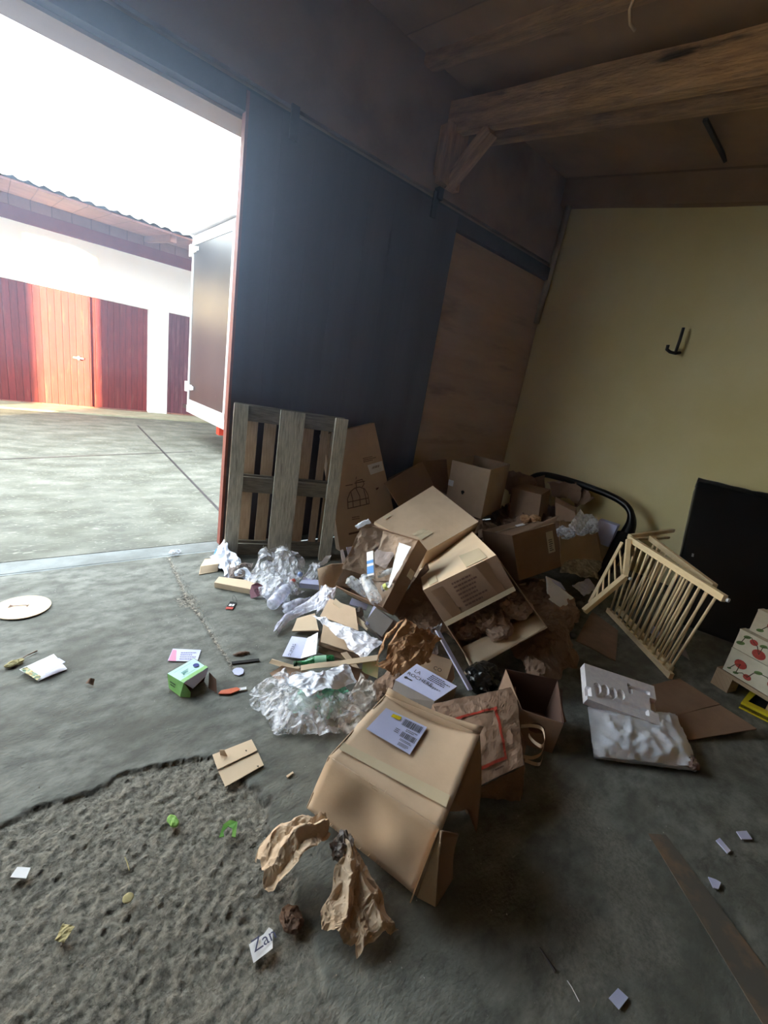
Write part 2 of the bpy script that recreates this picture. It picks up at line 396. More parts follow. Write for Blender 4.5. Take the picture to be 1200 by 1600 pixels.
GREDP = mat('faded_purple_red_boards', srgb(88,44,56), srgb(108,60,72), 3, .7, .3, 20, stretch=(8,1,1), c3=srgb(124,86,92), s3=2.0, t3=(.55,.7))
planks(GREDP, .09, 'X', .7, .45, wid=.08)
FASC = mat('red_fascia_paint', srgb(112,44,40), srgb(124,54,48), 4, .7)
SOFF = mat('brown_soffit_boards', srgb(128,88,76), srgb(146,104,90), 3, .8, .2, 30)
planks(SOFF, .3, 'X', .5, .5, wid=.04)
ROOFM = mat('corrugated_roof_sheet', srgb(200,196,182), srgb(222,218,206), 3, .8)
TRKP = mat('dark_grey_truck_panel', srgb(50,53,56), srgb(58,60,60), 2, .4, c3=srgb(80,80,78), s3=14, t3=(.68,.72), spec=.4)
ALU = mat('white_aluminium', srgb(200,204,208), srgb(215,218,222), 6, .35, metal=.2)
TAIL = mat('red_tail_light', srgb(214,60,40), None, rough=.2)

# ------------------------------------------------------------------ the building
XL, XR, YB, YF = -5.2, 5.14, -4.5, 3.42
ZC = lambda y: 4.08 - .15*(3.4 - y)
# numpy value noise
def vnoise(x, y, s, seed):
    rs = np.random.RandomState(seed); G = rs.rand(512, 512).astype(np.float32)
    X = x*s + 133.7; Y = y*s + 71.3; xi = np.floor(X).astype(int); yi = np.floor(Y).astype(int); fx = X-xi; fy = Y-yi
    fx = fx*fx*(3-2*fx); fy = fy*fy*(3-2*fy); g = lambda a, b: G[a % 512, b % 512]
    return (g(xi,yi)*(1-fx)+g(xi+1,yi)*fx)*(1-fy) + (g(xi,yi+1)*(1-fx)+g(xi+1,yi+1)*fx)*fy - .5
def polydist(px, py, poly):
    inside = np.zeros(px.shape, bool); dist = np.full(px.shape, 1e9)
    for i in range(len(poly)):
        x0, y0 = poly[i]; x1, y1 = poly[(i+1) % len(poly)]
        c = ((y0 > py) != (y1 > py)) & (px < (x1-x0)*(py-y0)/((y1-y0) or 1e-9) + x0); inside ^= c
        dx, dy = x1-x0, y1-y0; t = np.clip(((px-x0)*dx+(py-y0)*dy)/(dx*dx+dy*dy), 0, 1)
        dist = np.minimum(dist, np.hypot(px-x0-t*dx, py-y0-t*dy))
    return np.where(inside, dist, -dist)
def linedist(px, py, pts):
    dist = np.full(px.shape, 1e9)
    for (x0, y0), (x1, y1) in zip(pts[:-1], pts[1:]):
        dx, dy = x1-x0, y1-y0; t = np.clip(((px-x0)*dx+(py-y0)*dy)/(dx*dx+dy*dy), 0, 1)
        dist = np.minimum(dist, np.hypot(px-x0-t*dx, py-y0-t*dy))
    return dist
xy = lambda lst: [tuple(T(a, b).xy) for a, b in lst]
ROUGH = xy([(0,1281),(40,1262),(62,1248),(150,1232),(192,1205),(300,1183),(350,1178),(385,1215),(425,1255),(432,1330),(470,1420),(500,1500),(560,1598)]) + [(.55,.05),(-.6,.05),(-.6,1.0)]
ROUGH2 = xy([(800,1190),(870,1200),(960,1260),(1030,1330),(1040,1400),(1120,1560),(960,1590),(830,1580),(860,1450),(930,1380),(850,1260)])
CRACK = xy([(235,858),(262,868),(290,930),(320,975),(345,1015),(366,1046)])
CRK2 = xy([(262,868),(200,876),(100,888),(0,900)])
def floor_mesh():
    xs = np.concatenate([np.linspace(XL, -.8, 24)[:-1], np.arange(-.8, 2.9, .0085), np.linspace(2.9, XR, 60)])
    ys = np.concatenate([np.linspace(YB, -.45, 24)[:-1], np.arange(-.45, 3.27, .0085), [3.27]])
    X, Y = np.meshgrid(xs, ys)
    jit = vnoise(X, Y, 14, 5)*.05 + vnoise(X, Y, 45, 6)*.02
    d = polydist(X, Y, ROUGH) + jit
    r = np.clip(d/.010, 0, 1)
    fade = np.clip((Y - .25 + vnoise(X, Y, 4, 2)*.3)/.45, .35, 1)
    peb = np.abs(vnoise(X, Y, 34, 11))*.7 + vnoise(X, Y, 62, 12)*.9 + vnoise(X, Y, 95, 15)*.7 + vnoise(X, Y, 14, 13)*.35 + .3
    z = -.010*r*(.5+.5*fade) + r*fade*(peb-.5)*.0105
    d2 = polydist(X, Y, ROUGH2) + jit*3
    r2 = np.clip(d2/.08, 0, 1)*.35
    z += r2*(peb-.45)*.008
    z += vnoise(X, Y, 3, 20)*.003 + vnoise(X, Y, 9, 21)*.0015
    cr = np.clip(1 - linedist(X, Y, CRACK)/.016 + vnoise(X, Y, 40, 22)*.9, 0, 1); z -= cr*.006
    hole = np.clip(1.3 - np.hypot((X-T(292,938).x)/.05, (Y-T(292,938).y)/.085) + vnoise(X, Y, 60, 23), 0, 1); cr = np.maximum(cr, hole); z -= hole*.006
    edge = np.clip(1 - np.abs(d-.004)/.009, 0, 1)*(Y > .9)
    c2 = np.clip(1 - linedist(X, Y, CRK2)/.009 + vnoise(X, Y, 30, 24)*.5, 0, 1)
    c2 = np.maximum(c2, np.clip(1-(3.27-Y)/.012, 0, 1)); z -= c2*.004
    n, m = len(xs), len(ys)
    me = bpy.data.meshes.new('floor')
    co = np.stack([X, Y, z], -1).reshape(-1, 3).astype(np.float32)
    idx = np.arange(n*m).reshape(m, n)
    fs = np.stack([idx[:-1,:-1], idx[:-1,1:], idx[1:,1:], idx[1:,:-1]], -1).reshape(-1, 4)
    me.vertices.add(n*m); me.vertices.foreach_set('co', co.ravel())
    me.loops.add(fs.size); me.loops.foreach_set('vertex_index', fs.ravel().astype(np.int32))
    me.polygons.add(len(fs)); me.polygons.foreach_set('loop_start', np.arange(0, fs.size, 4, dtype=np.int32))
    me.update(calc_edges=True); me.polygons.foreach_set('use_smooth', [True]*len(fs))
    ca = me.color_attributes.new('wear', 'FLOAT_COLOR', 'POINT')
    col = np.stack([np.clip(r*fade+r2*.9, 0, 1), cr, np.maximum(edge*.75, c2), np.ones_like(r)], -1).astype(np.float32)
    ca.data.foreach_set('color', col.ravel())
    me.materials.append(FLOORM)
    o = bpy.data.objects.new('floor', me); C.objects.link(o); o['kind'] = 'structure'
    o['label'] = 'grey concrete barn floor with a broken rough patch'
floor_mesh()
struct('trim_1', MB().abox(XL, XR, 3.275, 3.452, -.05, .004), STRIPM, label='concrete threshold strip under the sliding doors')
struct('trim_2', MB().abox(XL, XR, 3.452, 3.466, -.05, -.004), DARKM, label='dark iron guide rail sunk in the threshold')
struct('yard_ground', MB().abox(-30, 30, 3.466, 30, -.06, .002), YARDM, label='grey concrete yard with swirled broom marks')
# joints in the yard slab
j = MB()
for a, b in (((215,665),(345,800)), ((300,706),(0,718))):
    p, q = T(*a), T(*b); j.bar(p+V3((0,0,.001)), q+V3((0,0,.001)), .03, .006)
struct('trim_3', j, DARKM, label='dark joints between the yard slabs')
# front wall with its opening
OX0, OX1, OZ = -2.9, 1.39, 3.0
fw = MB()
fw.abox(XL-.25, OX0, YF, 3.66, -.1, 4.14); fw.abox(OX1+.02, XR+.25, YF, 3.66, -.1, 4.14); fw.abox(OX0, OX1+.02, YF, 3.66, OZ, 4.14)
struct('wall_front', fw, WALLA, label='brown boarded front wall over the wide doorway')
struct('wall_right', MB().abox(XR, XR+.25, YB, YF, -.1, 4.1), YEL, label='yellow plastered end wall')
struct('wall_left', MB().abox(XL-.25, XL, YB, YF, -.1, 4.1), YEL)
struct('wall_back', MB().abox(XL-.25, XR+.25, YB-.25, YB, -.1, 4.1), WALLA)
cz = MB().hexa({(i,j,k): V3(((XL-.3, XR+.3)[i], (YB-.3, 3.9)[j], ZC((YB-.3, 3.9)[j]) + (0, .12)[k])) for i in (0,1) for j in (0,1) for k in (0,1)})
struct('ceiling', cz, CEIL, label='brown boarded sloping ceiling')
def rafter(name, x0, x1, drop0, h, label, mt=BEAM, y0=YB, y1=YF):
    c = {(i,j,k): V3(((x0, x1)[i], (y0, y1)[j], ZC((y0, y1)[j]) - drop0 + (0, h)[k])) for i in (0,1) for j in (0,1) for k in (0,1)}
    mb = MB()
    for s in range(24):     # cut into lengths so the old timber can wander a little
        a, b = s/24, (s+1)/24
        ya, yb = y0+(y1-y0)*a, y0+(y1-y0)*b
        wa = lambda y: .012*math.sin(y*5.1)+.006*math.sin(y*13)
        cc = {(i,j,k): V3(((x0, x1)[i] + wa((ya, yb)[j]), (ya, yb)[j], ZC((ya, yb)[j]) - drop0 + (wa((ya, yb)[j])*.7, h)[k])) for i in (0,1) for j in (0,1) for k in (0,1)}
        mb.hexa(cc); 
        for f in range(-6, 0): mb.uv[f] = [(u[0]+ya, u[1]) for u in mb.uv[f]]
    struct(name, mb, mt, label=label)
rafter('trim_4', 3.08, 3.17, .385, .23, 'gnarled old roof beam with bark holes')
rafter('trim_5', 3.46, 3.55, .30, .16, 'thinner roof beam behind the gnarled one')
rafter('trim_6', 2.72, 2.84, .07, .07, 'upper roof beam with dark side')
rafter('trim_7', XR-.1, XR, .26, .26, 'brown wall beam over the yellow wall', CEIL)
rafter('trim_12', -.4, -.28, .30, .28, 'roof beam above the doorway')
rafter('trim_13', -2.9, -2.78, .30, .28, 'roof beam at the left')
# knee brace and post stub under the beam
kb = MB(); kb.bar((3.14, 3.36, 3.30), (3.14, 2.95, 3.62), .10, .10); kb.abox(3.0, 3.24, 3.3, 3.42, 3.28, 3.72)
struct('trim_8', kb, BEAM, label='dark knee brace under the gnarled beam')
# ledger and door track
struct('trim_9', MB().abox(OX0-2.2, XR, 3.375, YF, 3.21, 3.33), WALLA, label='wall board over the sliding door track')
struct('trim_10', MB().abox(OX0-2.2, XR-.1, 3.34, 3.42, 3.02, 3.15), DARKM, label='dark steel sliding door track')
struct('trim_14', MB().abox(3.0, 3.06, 3.30, 3.36, 3.15, 3.24), DARKM)
pp = MB().abox(3.3, XR-.02, 3.40, 3.418, .0, 3.02)
struct('wall_panel', pp, PLY, label='light plywood panel on the front wall beside the sliding door')
# pipe in the corner, hook on the wall
pc = MB().tube([BX(889,322,5.05), BX(862,418,5.05), BX(838,505,5.05)], .035, 12); 
single('wall_pipe', pc, mat('painted_pipe', srgb(150,132,104), srgb(166,148,118), 6, .5), 'pale painted pipe running down the corner of the yellow wall', 'pipe', smooth=True)
hk = thing('wall_hook', 'black iron hook sticking out of the yellow wall', 'hook', BX(1055,550,5.12))
MB().tube([BX(1068,512,5.04), BX(1062,532,5.04), BX(1055,552,5.04)], .014, 8).build('upright', DARKM, hk, True)
MB().tube([BX(1062,551,5.13), BX(1055,552,5.04), BX(1047,550,5.0), BX(1042,546,4.98), BX(1044,539,4.97)], .015, 8).build('hooked_arm', DARKM, hk, True)
wr = MB().tube([V3((3.35,1.5,ZC(1.5)-.02))+V3(q) for q in ((0,0,0),(.05,-.02,-.05),(.03,-.05,-.10))], .006, 6)
cord = MB().tube([T(990,0,3.35), T(984,15,3.33), T(985,38,3.28), T(992,48,3.27)], .008, 8)
single('hanging_cord', cord, KR, 'short pale cord hanging from the ceiling boards', 'cord', smooth=True)
bt = MB().tube([BX(1000,370/2,5.0)+V3((-1.2,0,0)), BX(1137,257,4.6)], .012, 6)
cc = MB().bar(T(1102,187,3.72), T(1137,257,3.86), .03, .02)
struct('trim_15', cc, DARKM, label='dark strip over a seam in the ceiling boards')

# sliding door, hanging in front of the wall
dr = thing('sliding_door', 'tall dark navy sliding door leaf behind the wooden pallet', 'door', (2.3, 3.36, .02))
MB().abox(1.283, 3.335, 3.335, 3.385, .03, 3.13).build('door_leaf', DOORM, dr)
MB().abox(1.265, 1.285, 3.33, 3.39, .02, 3.13).build('edge_strip', REDEDGE, dr)
for x in (1.6, 3.0):
    MB().abox(x-.03, x+.03, 3.32, 3.335, 3.0, 3.2).build('hanger', DARKM, dr)
dr2 = thing('sliding_door', 'second dark sliding door leaf beyond the left side of the doorway', 'door', (-3.95, 3.36, .02))
MB().abox(-5.0, -2.91, 3.335, 3.385, .03, 3.13).build('door_leaf', DOORM, dr2)

# ------------------------------------------------------------------ yard: garage row
gb = thing('garage_building', 'long white garage building with dark red wooden doors across the yard', 'building', (2, 11.2, 0))
GX0, GX1 = -8, 16
gw = MB()
def hole_wall(x0, x1, z1, holes):
    x = x0
    for (a, b, h) in holes: gw.abox(x, a, 11.2, 11.45, 0, z1); gw.abox(a, b, 11.2, 11.45, h, z1); x = b
    gw.abox(x, x1, 11.2, 11.45, 0, z1)
hole_wall(GX0, GX1, 3.3, [(-5.5,-1.9,2.23), (-1.35, 2.42, 2.23), (2.82, 3.85, 2.26), (6,9,2.2)])
gw.build('wall', GWALL, gb)
for a, b in ((-5.48,-3.72),(-3.7,-1.92),(6.02,7.5),(7.52,8.98)): MB().abox(a, b, 11.27, 11.32, .04, 2.22).build('door_leaf', GRED, gb)
dl = MB().abox(-1.34, 1.36, 11.215, 11.265, .04, 2.22).build('door_leaf', GRED, gb)
hd = MB().abox(1.05, 1.22, 11.17, 11.215, 1.0, 1.03).abox(1.12, 1.15, 11.14, 11.18, .98, 1.05).build('latch', ALU, dl)
MB().abox(1.365, 2.41, 11.27, 11.32, .04, 2.22).build('door_leaf', GRED, gb)
MB().abox(2.83, 3.84, 11.24, 11.29, .06, 2.25).build('side_door', GREDP, gb)
MB().abox(-1.34, 2.41, 11.19, 11.27, .0, .05).abox(2.83, 3.84, 11.19, 11.27, 0, .06).build('sill_board', SOFF, gb)
MB().abox(GX0, GX1, 11.14, 11.2, 3.2, 3.42).build('fascia', FASC, gb)
e0, e1 = V3((GX0, 9.05, 3.46)), V3((GX0, 11.3, 3.75))
MB().box((GX0, 9.05, 3.36), (GX1-GX0,0,0), (0,2.2,.24), (0,0,.03)).build('soffit', SOFF, gb)
rf = MB()
N_ = 420
for k in range(N_):
    x0 = GX0 + (GX1-GX0)*k/N_; x1 = GX0 + (GX1-GX0)*(k+1)/N_
    h0 = .02*math.sin(x0*35) ; h1 = .02*math.sin(x1*35)
    rf.add([(x0,8.98,3.44+h0),(x1,8.98,3.44+h1),(x1,14,4.2+h1),(x0,14,4.2+h0),(x0,8.98,3.41+h0),(x1,8.98,3.41+h1)], [[0,1,2,3],[4,5,1,0]])
rf.build('roof', ROOFM, gb)
MB().abox(GX0, GX1, 11.12, 11.22, 3.42, 3.66).build('wall_plate', SOFF, gb)
for x in (-5.2,-2.8,-.4, 2.35, 4.8, 7.2): MB().bar((x, 9.15, 3.33), (x, 11.2, 3.56), .1, .13).build('rafter', SOFF, gb)
struct('yard_kerb', MB().abox(GX0, GX1, 10.35, 11.22, -.02, .03), mat('kerb_concrete', srgb(140,138,116), srgb(160,158,136), 4, .9), label='paler concrete strip in front of the garage doors')
# added unseen wall left of the barn, trims the low sun patch opposite
nb = thing('sun_blocker_wall', 'added unseen sun-blocking white wall beyond the left end of the barn', 'wall', (-14, 3.5, 0))
MB().abox(-9.4, -6.6, 3.4, 3.6, 0, 4.4).build('wall', GWALL, nb)

# box truck with its rear door folded back, just outside the doorway
tk = thing('box_truck', 'white box truck body with dark grey open rear door beside the doorway', 'truck', (3.6, 7.7, 0))
X0 = 2.52
tp = MB().abox(X0, X0+.04, 6.80, 8.53, .68, 3.20).build('rear_door', TRKP, tk)
fr = MB(); fr.abox(X0-.015, X0+.05, 8.53, 8.60, .58, 3.32); fr.abox(X0-.015, X0+.05, 6.74, 6.80, .6, 3.32); fr.abox(X0-.01, X0+.05, 6.74, 8.6, 3.20, 3.34); fr.abox(X0-.01, X0+.05, 6.74, 8.6, .57, .68)
fr.build('door_frame', ALU, tk)
MB().abox(X0-.06, X0+.3, 6.7, 8.62, 3.36, 3.46).build('roof_edge', ALU, tk)
for z in (3.12, .90):
    h = MB(); h.abox(X0-.03, X0-.015, 8.25, 8.62, z-.03, z+.03); h.abox(X0-.05, X0, 8.56, 8.66, z-.09, z+.09); h.abox(X0-.035, X0-.012, 8.36, 8.5, z-.045, z+.045)
    h.build('hinge', ALU, tk)
MB().abox(X0+.05, X0+5, 6.2, 8.55, .66, 3.4).build('cargo_box', ALU, tk)
MB().abox(X0-.05, X0+.3, 6.4, 8.5, .46, .58).build('underrun_bar', ALU, tk)
MB().abox(X0+.1, X0+4.6, 6.5, 8.3, .42, .66).build('chassis', DARKM, tk)
MB().abox(X0-.03, X0+.05, 6.86, 6.98, .33, .46).build('tail_light', TAIL, tk)
MB().abox(X0-.04, X0+.04, 8.45, 8.75, .50, .56).build('step', DARKM, tk)
for y in (6.5, 8.1):
    MB().lathe((X0+1.1, y-.02, .42), (0,1,0), [(0,.05),(0,.40),(.03,.42),(.22,.42),(.25,.4),(.25,.05)], 28).build('wheel', BLKM, tk, True)

# ------------------------------------------------------------------ pallet leaning on the door
def lerp(a, b, t): return V3(a)*(1-t) + V3(b)*t
PB0, PB1 = T(349,874), T(503,876)
ud = (PB1-PB0).normalized(); PW = .80
up_t = AY(366,636,3.14)        # top of the left board
PL = PB0.copy()
hu = V3((up_t.x-PL.x, up_t.y-PL.y, up_t.z)); hu = hu.normalized()*1.2
du = V3((PB1.x-PL.x, PB1.y-PL.y, 0)).normalized(); du = (du - hu.normalized()*du.dot(hu.normalized())).normalized()
PW = (PB1-PB0).length + .07
nn = hu.normalized().cross(du).normalized()
if nn.y < 0: nn = -nn
PL = PL + V3((0,0,.004))
pal = thing('wooden_pallet', 'weathered grey wooden pallet standing on end against the dark sliding door', 'pallet', PL)
def pboard(a, b, d0, th, mt, name='board'):
    "lengthwise board from a to b across the width, at depth d0"
    return MB().box(PL + du*a + nn*d0, du*(b-a), hu, nn*th).build(name, mt, pal)
for a, b in ((0,.10),(PW*.385,PW*.385+PW*.215),(PW-.10,PW)): pboard(a, b, 0, .022, OLDW, 'bottom_board')
for a, b in ((.0,.10),(.125,.215),(.27,.375),(.45,.55),(.61,.72),(.79,.86),(.89,1)): pboard(a*PW, b*PW, .122, .02, NEWW, 'deck_board')
for h0, h1 in ((.02,.115),(.54,.66),(1.09,1.195)):
    for a, b in ((0,.10),(PW/2-.06,PW/2+.07),(PW-.10,PW)):
        MB().box(PL + du*a + hu.normalized()*h0 + nn*.022, du*(b-a), hu.normalized()*(h1-h0), nn*.078).build('block', OLDD, pal)
    MB().box(PL + du*.005 + hu.normalized()*(h0-.01) + nn*.1, du*(PW-.01), hu.normalized()*(h1-h0+.02), nn*.022).build('cross_board', OLDD, pal)
    MB().box(PL + du*.10 + hu.normalized()*(h0+.0) + nn*.045, du*(PW-.2), hu.normalized()*(h1-h0), nn*.02).build('cross_board', OLDD, pal)

# ------------------------------------------------------------------ cartons
def warpf(amp, seed): 
    return lambda u, v, p: amp*math.sin(math.pi*u)*math.sin(math.pi*v)*(1.2*noise.noise(p*4+V3((seed,0,0)))+.5)
FQ = {'z0': ('000','010','110','100'), 'z1': ('001','101','111','011'), 'y0': ('000','100','101','001'),
      'y1': ('010','011','111','110'), 'x0': ('000','001','011','010'), 'x1': ('100','110','111','101')}
def frame8(c):
    "fills in missing corners of a box from the known ones"
    c = {k: V3(v) for k, v in c.items()}
    for _ in range(4):
        for k in [''.join(x) for x in [(a,b,d) for a in '01' for b in '01' for d in '01']]:
            if k in c: continue
            fl = lambda s, i: s[:i] + ('1' if s[i] == '0' else '0') + s[i+1:]
            for i, j2 in ((0,1),(0,2),(1,2)):
                a, b, d = fl(k, i), fl(k, j2), fl(fl(k, i), j2)
                if a in c and b in c and d in c: c[k] = c[a]+c[b]-c[d]; break
    return c
def fit3(o, x, y, z):
    o, x, y, z = V3(o), V3(x), V3(y), V3(z)
    return frame8({'000': o, '100': x, '010': y, '001': z, '110': x+y-o})
def carton(label, c, open_faces=(), mt=None, flaps=(), name='cardboard_box', cat='box', th=.004, amp=.006, seed=0, group=None, extra=None, base=None):
    mt = mt or CB; c = frame8(c)
    ctr = sum(c.values(), V3((0,0,0)))/8; lo = min(v.z for v in c.values())
    t = thing(name, label, cat, (ctr.x, ctr.y, lo), group)
    mb = MB()
    for f, q in FQ.items():
        if f in open_faces: continue
        p = [c[k] for k in q]
        n = (p[1]-p[0]).cross(p[3]-p[0])
        if n.dot(sum(p, V3((0,0,0)))/4 - ctr) < 0: p = p[::-1]
        mb.sheet(*p, nu=8, nv=8, th=th, fn=warpf(amp, seed+len(mb.v)*.001))
    mb.build('body', mt, t)
    for k, fq in enumerate(flaps):
        q = [V3(x) if not isinstance(x, str) else c[x] for x in fq]
        MB().sheet(*q, nu=8, nv=6, th=th, fn=lambda u, v, p: .012*math.sin(v*2.2+k)*math.sin(math.pi*u)).build('flap', mt, t)
    return t, c
def onface(p00, p10, p01):
    "local surface frame: returns function (u,v)->point, plus unit axes and normal"
    p00, p10, p01 = V3(p00), V3(p10), V3(p01); ux = p10-p00; uy = p01-p00; n = ux.cross(uy).normalized()
    return (lambda u, v, o=.002: p00 + ux*u + uy*v + n*o), ux.normalized(), uy.normalized(), n
def patch(f, u0, u1, v0, v1, o=.003, th=.001, nu=4, nv=4, fn=None):
    return MB().sheet(f(u0,v0,o), f(u1,v0,o), f(u1,v1,o), f(u0,v1,o), nu, nv, th, fn)
def barcode(mb, f, u0, u1, v0, v1, n=22, o=.005, seed=1):
    r = random.Random(seed); u = u0
    while u < u1:
        wd = (u1-u0)/n*r.uniform(.25,.8); mb.add([f(u,v0,o), f(u+wd,v0,o), f(u+wd,v1,o), f(u,v1,o)], [[0,1,2,3]]); u += wd + (u1-u0)/n*r.uniform(.3,.6)
def textlines(mb, f, u0, u1, v0, v1, n, o=.005, seed=2):
    r = random.Random(seed)
    for i in range(n):
        a = v0 + (v1-v0)*(i+.2)/n; b = a + (v1-v0)*.45/n; u = u0
        end = u1 - (u1-u0)*r.uniform(0,.35)
        while u < end:
            wd = (u1-u0)*r.uniform(.05,.14); mb.add([f(u,a,o), f(min(u+wd,end),a,o), f(min(u+wd,end),b,o), f(u,b,o)], [[0,1,2,3]]); u += wd + (u1-u0)*.02

# --- 1 the big carton in front, with the shipping label
A = T(651,1400,.05); B = T(478,1262,.05); At = T(690,1297,.28); Bt = T(513,1182,.28)
Ct = T(602,1085,.31); Dt = T(750,1147,.31)
c = {'000': B, '100': A, '101': At, '001': Bt, '011': Ct, '111': Dt}
c['010'] = c['011'] + (B-Bt) + V3((0,0,-.03)); c['110'] = c['111'] + (A-At) + V3((0,0,-.03))
for k in c: c[k] = V3(c[k])
front = thing('cardboard_box', 'large battered cardboard box with lilac shipping label, nearest the camera', 'box', ((A+B+Ct+Dt)/4).xy.to_3d())
mb = MB()
mb.sheet(c['001'], c['101'], c['111'], c['011'], 16, 12, .005, lambda u, v, p: -.028*math.sin(math.pi*u)*(.3+.7*v) + .012*math.sin(math.pi*v)*noise.noise(p*7))
mb.sheet(c['000'], c['100'], c['101'], c['001'], 16, 10, .005, lambda u, v, p: .016*math.sin(math.pi*v)*math.sin(u*9+.6)*math.sin(math.pi*u)+.004*noise.noise(p*14))
mb.sheet(c['010'], c['000'], c['001'], c['011'], 10, 8, .005, warpf(.01, 3))
mb.sheet(c['110'], c['010'], c['011'], c['111'], 10, 8, .005, warpf(.01, 4))
mb.build('body', CB, front, True)
n_ = (c['101']-c['001']).cross(c['011']-c['001']).normalized()
f, ux, uy, n = onface(c['001'], c['101'], c['011'])
sag = lambda u, v, o=0: V3(f(u, v, o)) + n*(-.028*math.sin(math.pi*u)*(.3+.7*v))
def P4(px, py):   # point on the sagging top face in direction px,py
    d = _ray(px, py); p = intersect_line_plane(CAM, CAM+d, c['001'], n); 
    r = p - c['001']; a = c['101']-c['001']; b = c['011']-c['001']
    M_ = Matrix(((a.dot(a), a.dot(b)), (a.dot(b), b.dot(b)))).inverted(); s = M_ @ V3((r.dot(a), r.dot(b))).to_2d() if False else M_ @ Vector((r.dot(a), r.dot(b)))
    for _ in range(4):
        off = -.028*math.sin(math.pi*min(max(s[0],0),1))*(.3+.7*min(max(s[1],0),1)) + .004
        p = intersect_line_plane(CAM, CAM+d, c['001']+n*off, n); r = p - n*off - c['001']; s = M_ @ Vector((r.dot(a), r.dot(b)))
    return p
# raised rim along the back edge
rimh = V3((0,0,.028))
MB().sheet(c['011'], c['111'], c['111']+rimh+V3((.01,.0,0)), c['011']+rimh+V3((.01,.0,0)), 12, 2, .006, lambda u, v, p: V3((0,0,-.012*math.sin(math.pi*u)*1.6))).build('upturned_edge', CB, front, True)
# right side: hanging flap, gap, folded corner
fl0, fl1 = T(750,1147,.31), T(702,1268,.285)
fa, fb = T(748,1280,.06), T(722,1270,.13)
MB().sheet(fl0, fl1, T(728,1262,.14), T(744,1302,.09), 8, 8, .005, lambda u, v, p: .012*math.sin(v*3)).build('flap', CBD, front, True)
MB().sheet(T(690,1297,.28), T(716,1302,.25), T(706,1372,.06), T(680,1415,.02), 8, 8, .005, lambda u, v, p: .01*math.sin(v*3.1)).build('flap', CBD, front, True)
MB().sheet(T(690,1297,.278), T(688,1318,.265), T(680,1415,.02), T(651,1400,.05), 4, 6, .004).build('folded_corner', CBL, front)
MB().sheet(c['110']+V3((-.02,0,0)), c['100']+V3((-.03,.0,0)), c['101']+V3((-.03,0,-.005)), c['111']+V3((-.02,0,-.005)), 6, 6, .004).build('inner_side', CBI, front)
# tape band and label
def strip4(pts, nu, nv, o=0.0, th=.001):
    a, b, c_, d = pts; m_ = MB(); vs = []; fs = []
    for j_ in range(nv+1):
        for i_ in range(nu+1):
            u, v = i_/nu, j_/nv
            px = (a[0]*(1-u)+b[0]*u)*(1-v) + (d[0]*(1-u)+c_[0]*u)*v; py = (a[1]*(1-u)+b[1]*u)*(1-v) + (d[1]*(1-u)+c_[1]*u)*v
            vs.append(P4(px, py) + n*o)
    W = nu+1
    fs = [[j_*W+i_, j_*W+i_+1, (j_+1)*W+i_+1, (j_+1)*W+i_] for j_ in range(nv) for i_ in range(nu)]
    return m_.add(vs, fs, [(0,0)]*len(vs))
strip4([(536,1160),(703,1243),(697,1262),(530,1171)], 12, 3, .0015).build('tape', TAPE, front, True)
lb = strip4([(572,1140),(640,1180),(667,1137),(603,1107)], 10, 8, .003); lbo = lb.build('shipping_label', LILAC, front, True)
def LQ(u, v): # label coordinates -> pixels -> surface
    a, b, c_, d = (572,1140),(640,1180),(667,1137),(603,1107)
    return P4((a[0]*(1-u)+b[0]*u)*(1-v)+(d[0]*(1-u)+c_[0]*u)*v, (a[1]*(1-u)+b[1]*u)*(1-v)+(d[1]*(1-u)+c_[1]*u)*v) + n*.005
fL = lambda u, v, o=0: LQ(u, v)
pm = MB(); barcode(pm, fL, .50, .93, .70, .93, 18); barcode(pm, fL, .62, .95, .34, .52, 14, seed=5); textlines(pm, fL, .66, .95, .56, .66, 2); textlines(pm, fL, .66, .96, .22, .30, 2, seed=4); textlines(pm, fL, .68, .95, .06, .18, 3, seed=6); textlines(pm, fL, .46, .58, .38, .55, 3, seed=9)
pm.build('label_print', INK, lbo)
ys = MB().add([fL(.22,.90), fL(.22,.78), fL(.42,.80), fL(.42,.93)], [[0,1,2,3]]); ys.v = [tuple(V3(v)+n*.001) for v in ys.v]; ys.build('yellow_sticker', YP, lbo)
# torn fibres on the edges
tb = MB()
rr = random.Random(3)
for k in range(14):
    t_ = rr.uniform(.08,.8); p = lerp(c['000'], c['100'], t_) ; tb.tube([p+V3((0,0,.004)), p+V3((rr.uniform(-.01,.01), -.004, .012+rr.random()*.012))], [.0016,.0005], 4)
for k in range(8):
    t_ = rr.uniform(.08,.6); p = lerp(c['001'], c['101'], t_); tb.tube([p, p+V3((rr.uniform(-.01,.01), 0, .008))], [.0014,.0005], 4)
tb.build('torn_fibres', CBL, front)['kind'] = 'stuff'

# --- 2 carton on its side with crumpled paper inside and printed flap
c = {'000': T(655,888,.291), '010': T(737,830,.600), '110': T(775,867,.73), '100': T(661,922,.422), '111': T(855,980,.349), '101': T(740,1045,.041)}
bx2 = thing('cardboard_box', 'cardboard box lying open, crumpled brown paper inside, brown print on its flap', 'box', T(700,1040,0))
c['001'] = c['101'] + (c['000']-c['100']); c['011'] = c['111'] + (c['010']-c['110']); c['001'].z = .012
m_ = MB()
m_.sheet(c['000'], c['100'], c['110'], c['010'], 10, 8, .005, warpf(.006, 1))      # bright upper side
m_.build('top_panel', CBL, bx2)
m_ = MB()
m_.sheet(c['000'], c['010'], c['011'], c['001'], 8, 8, .004); m_.sheet(c['100'], c['000'], c['001'], c['101'], 8, 8, .005)
m_.sheet(c['010'], c['110'], c['111'], c['011'], 8, 8, .005); m_.sheet(c['001'], c['011'], c['111'], c['101'], 8, 8, .005)
m_.build('body', CB, bx2)
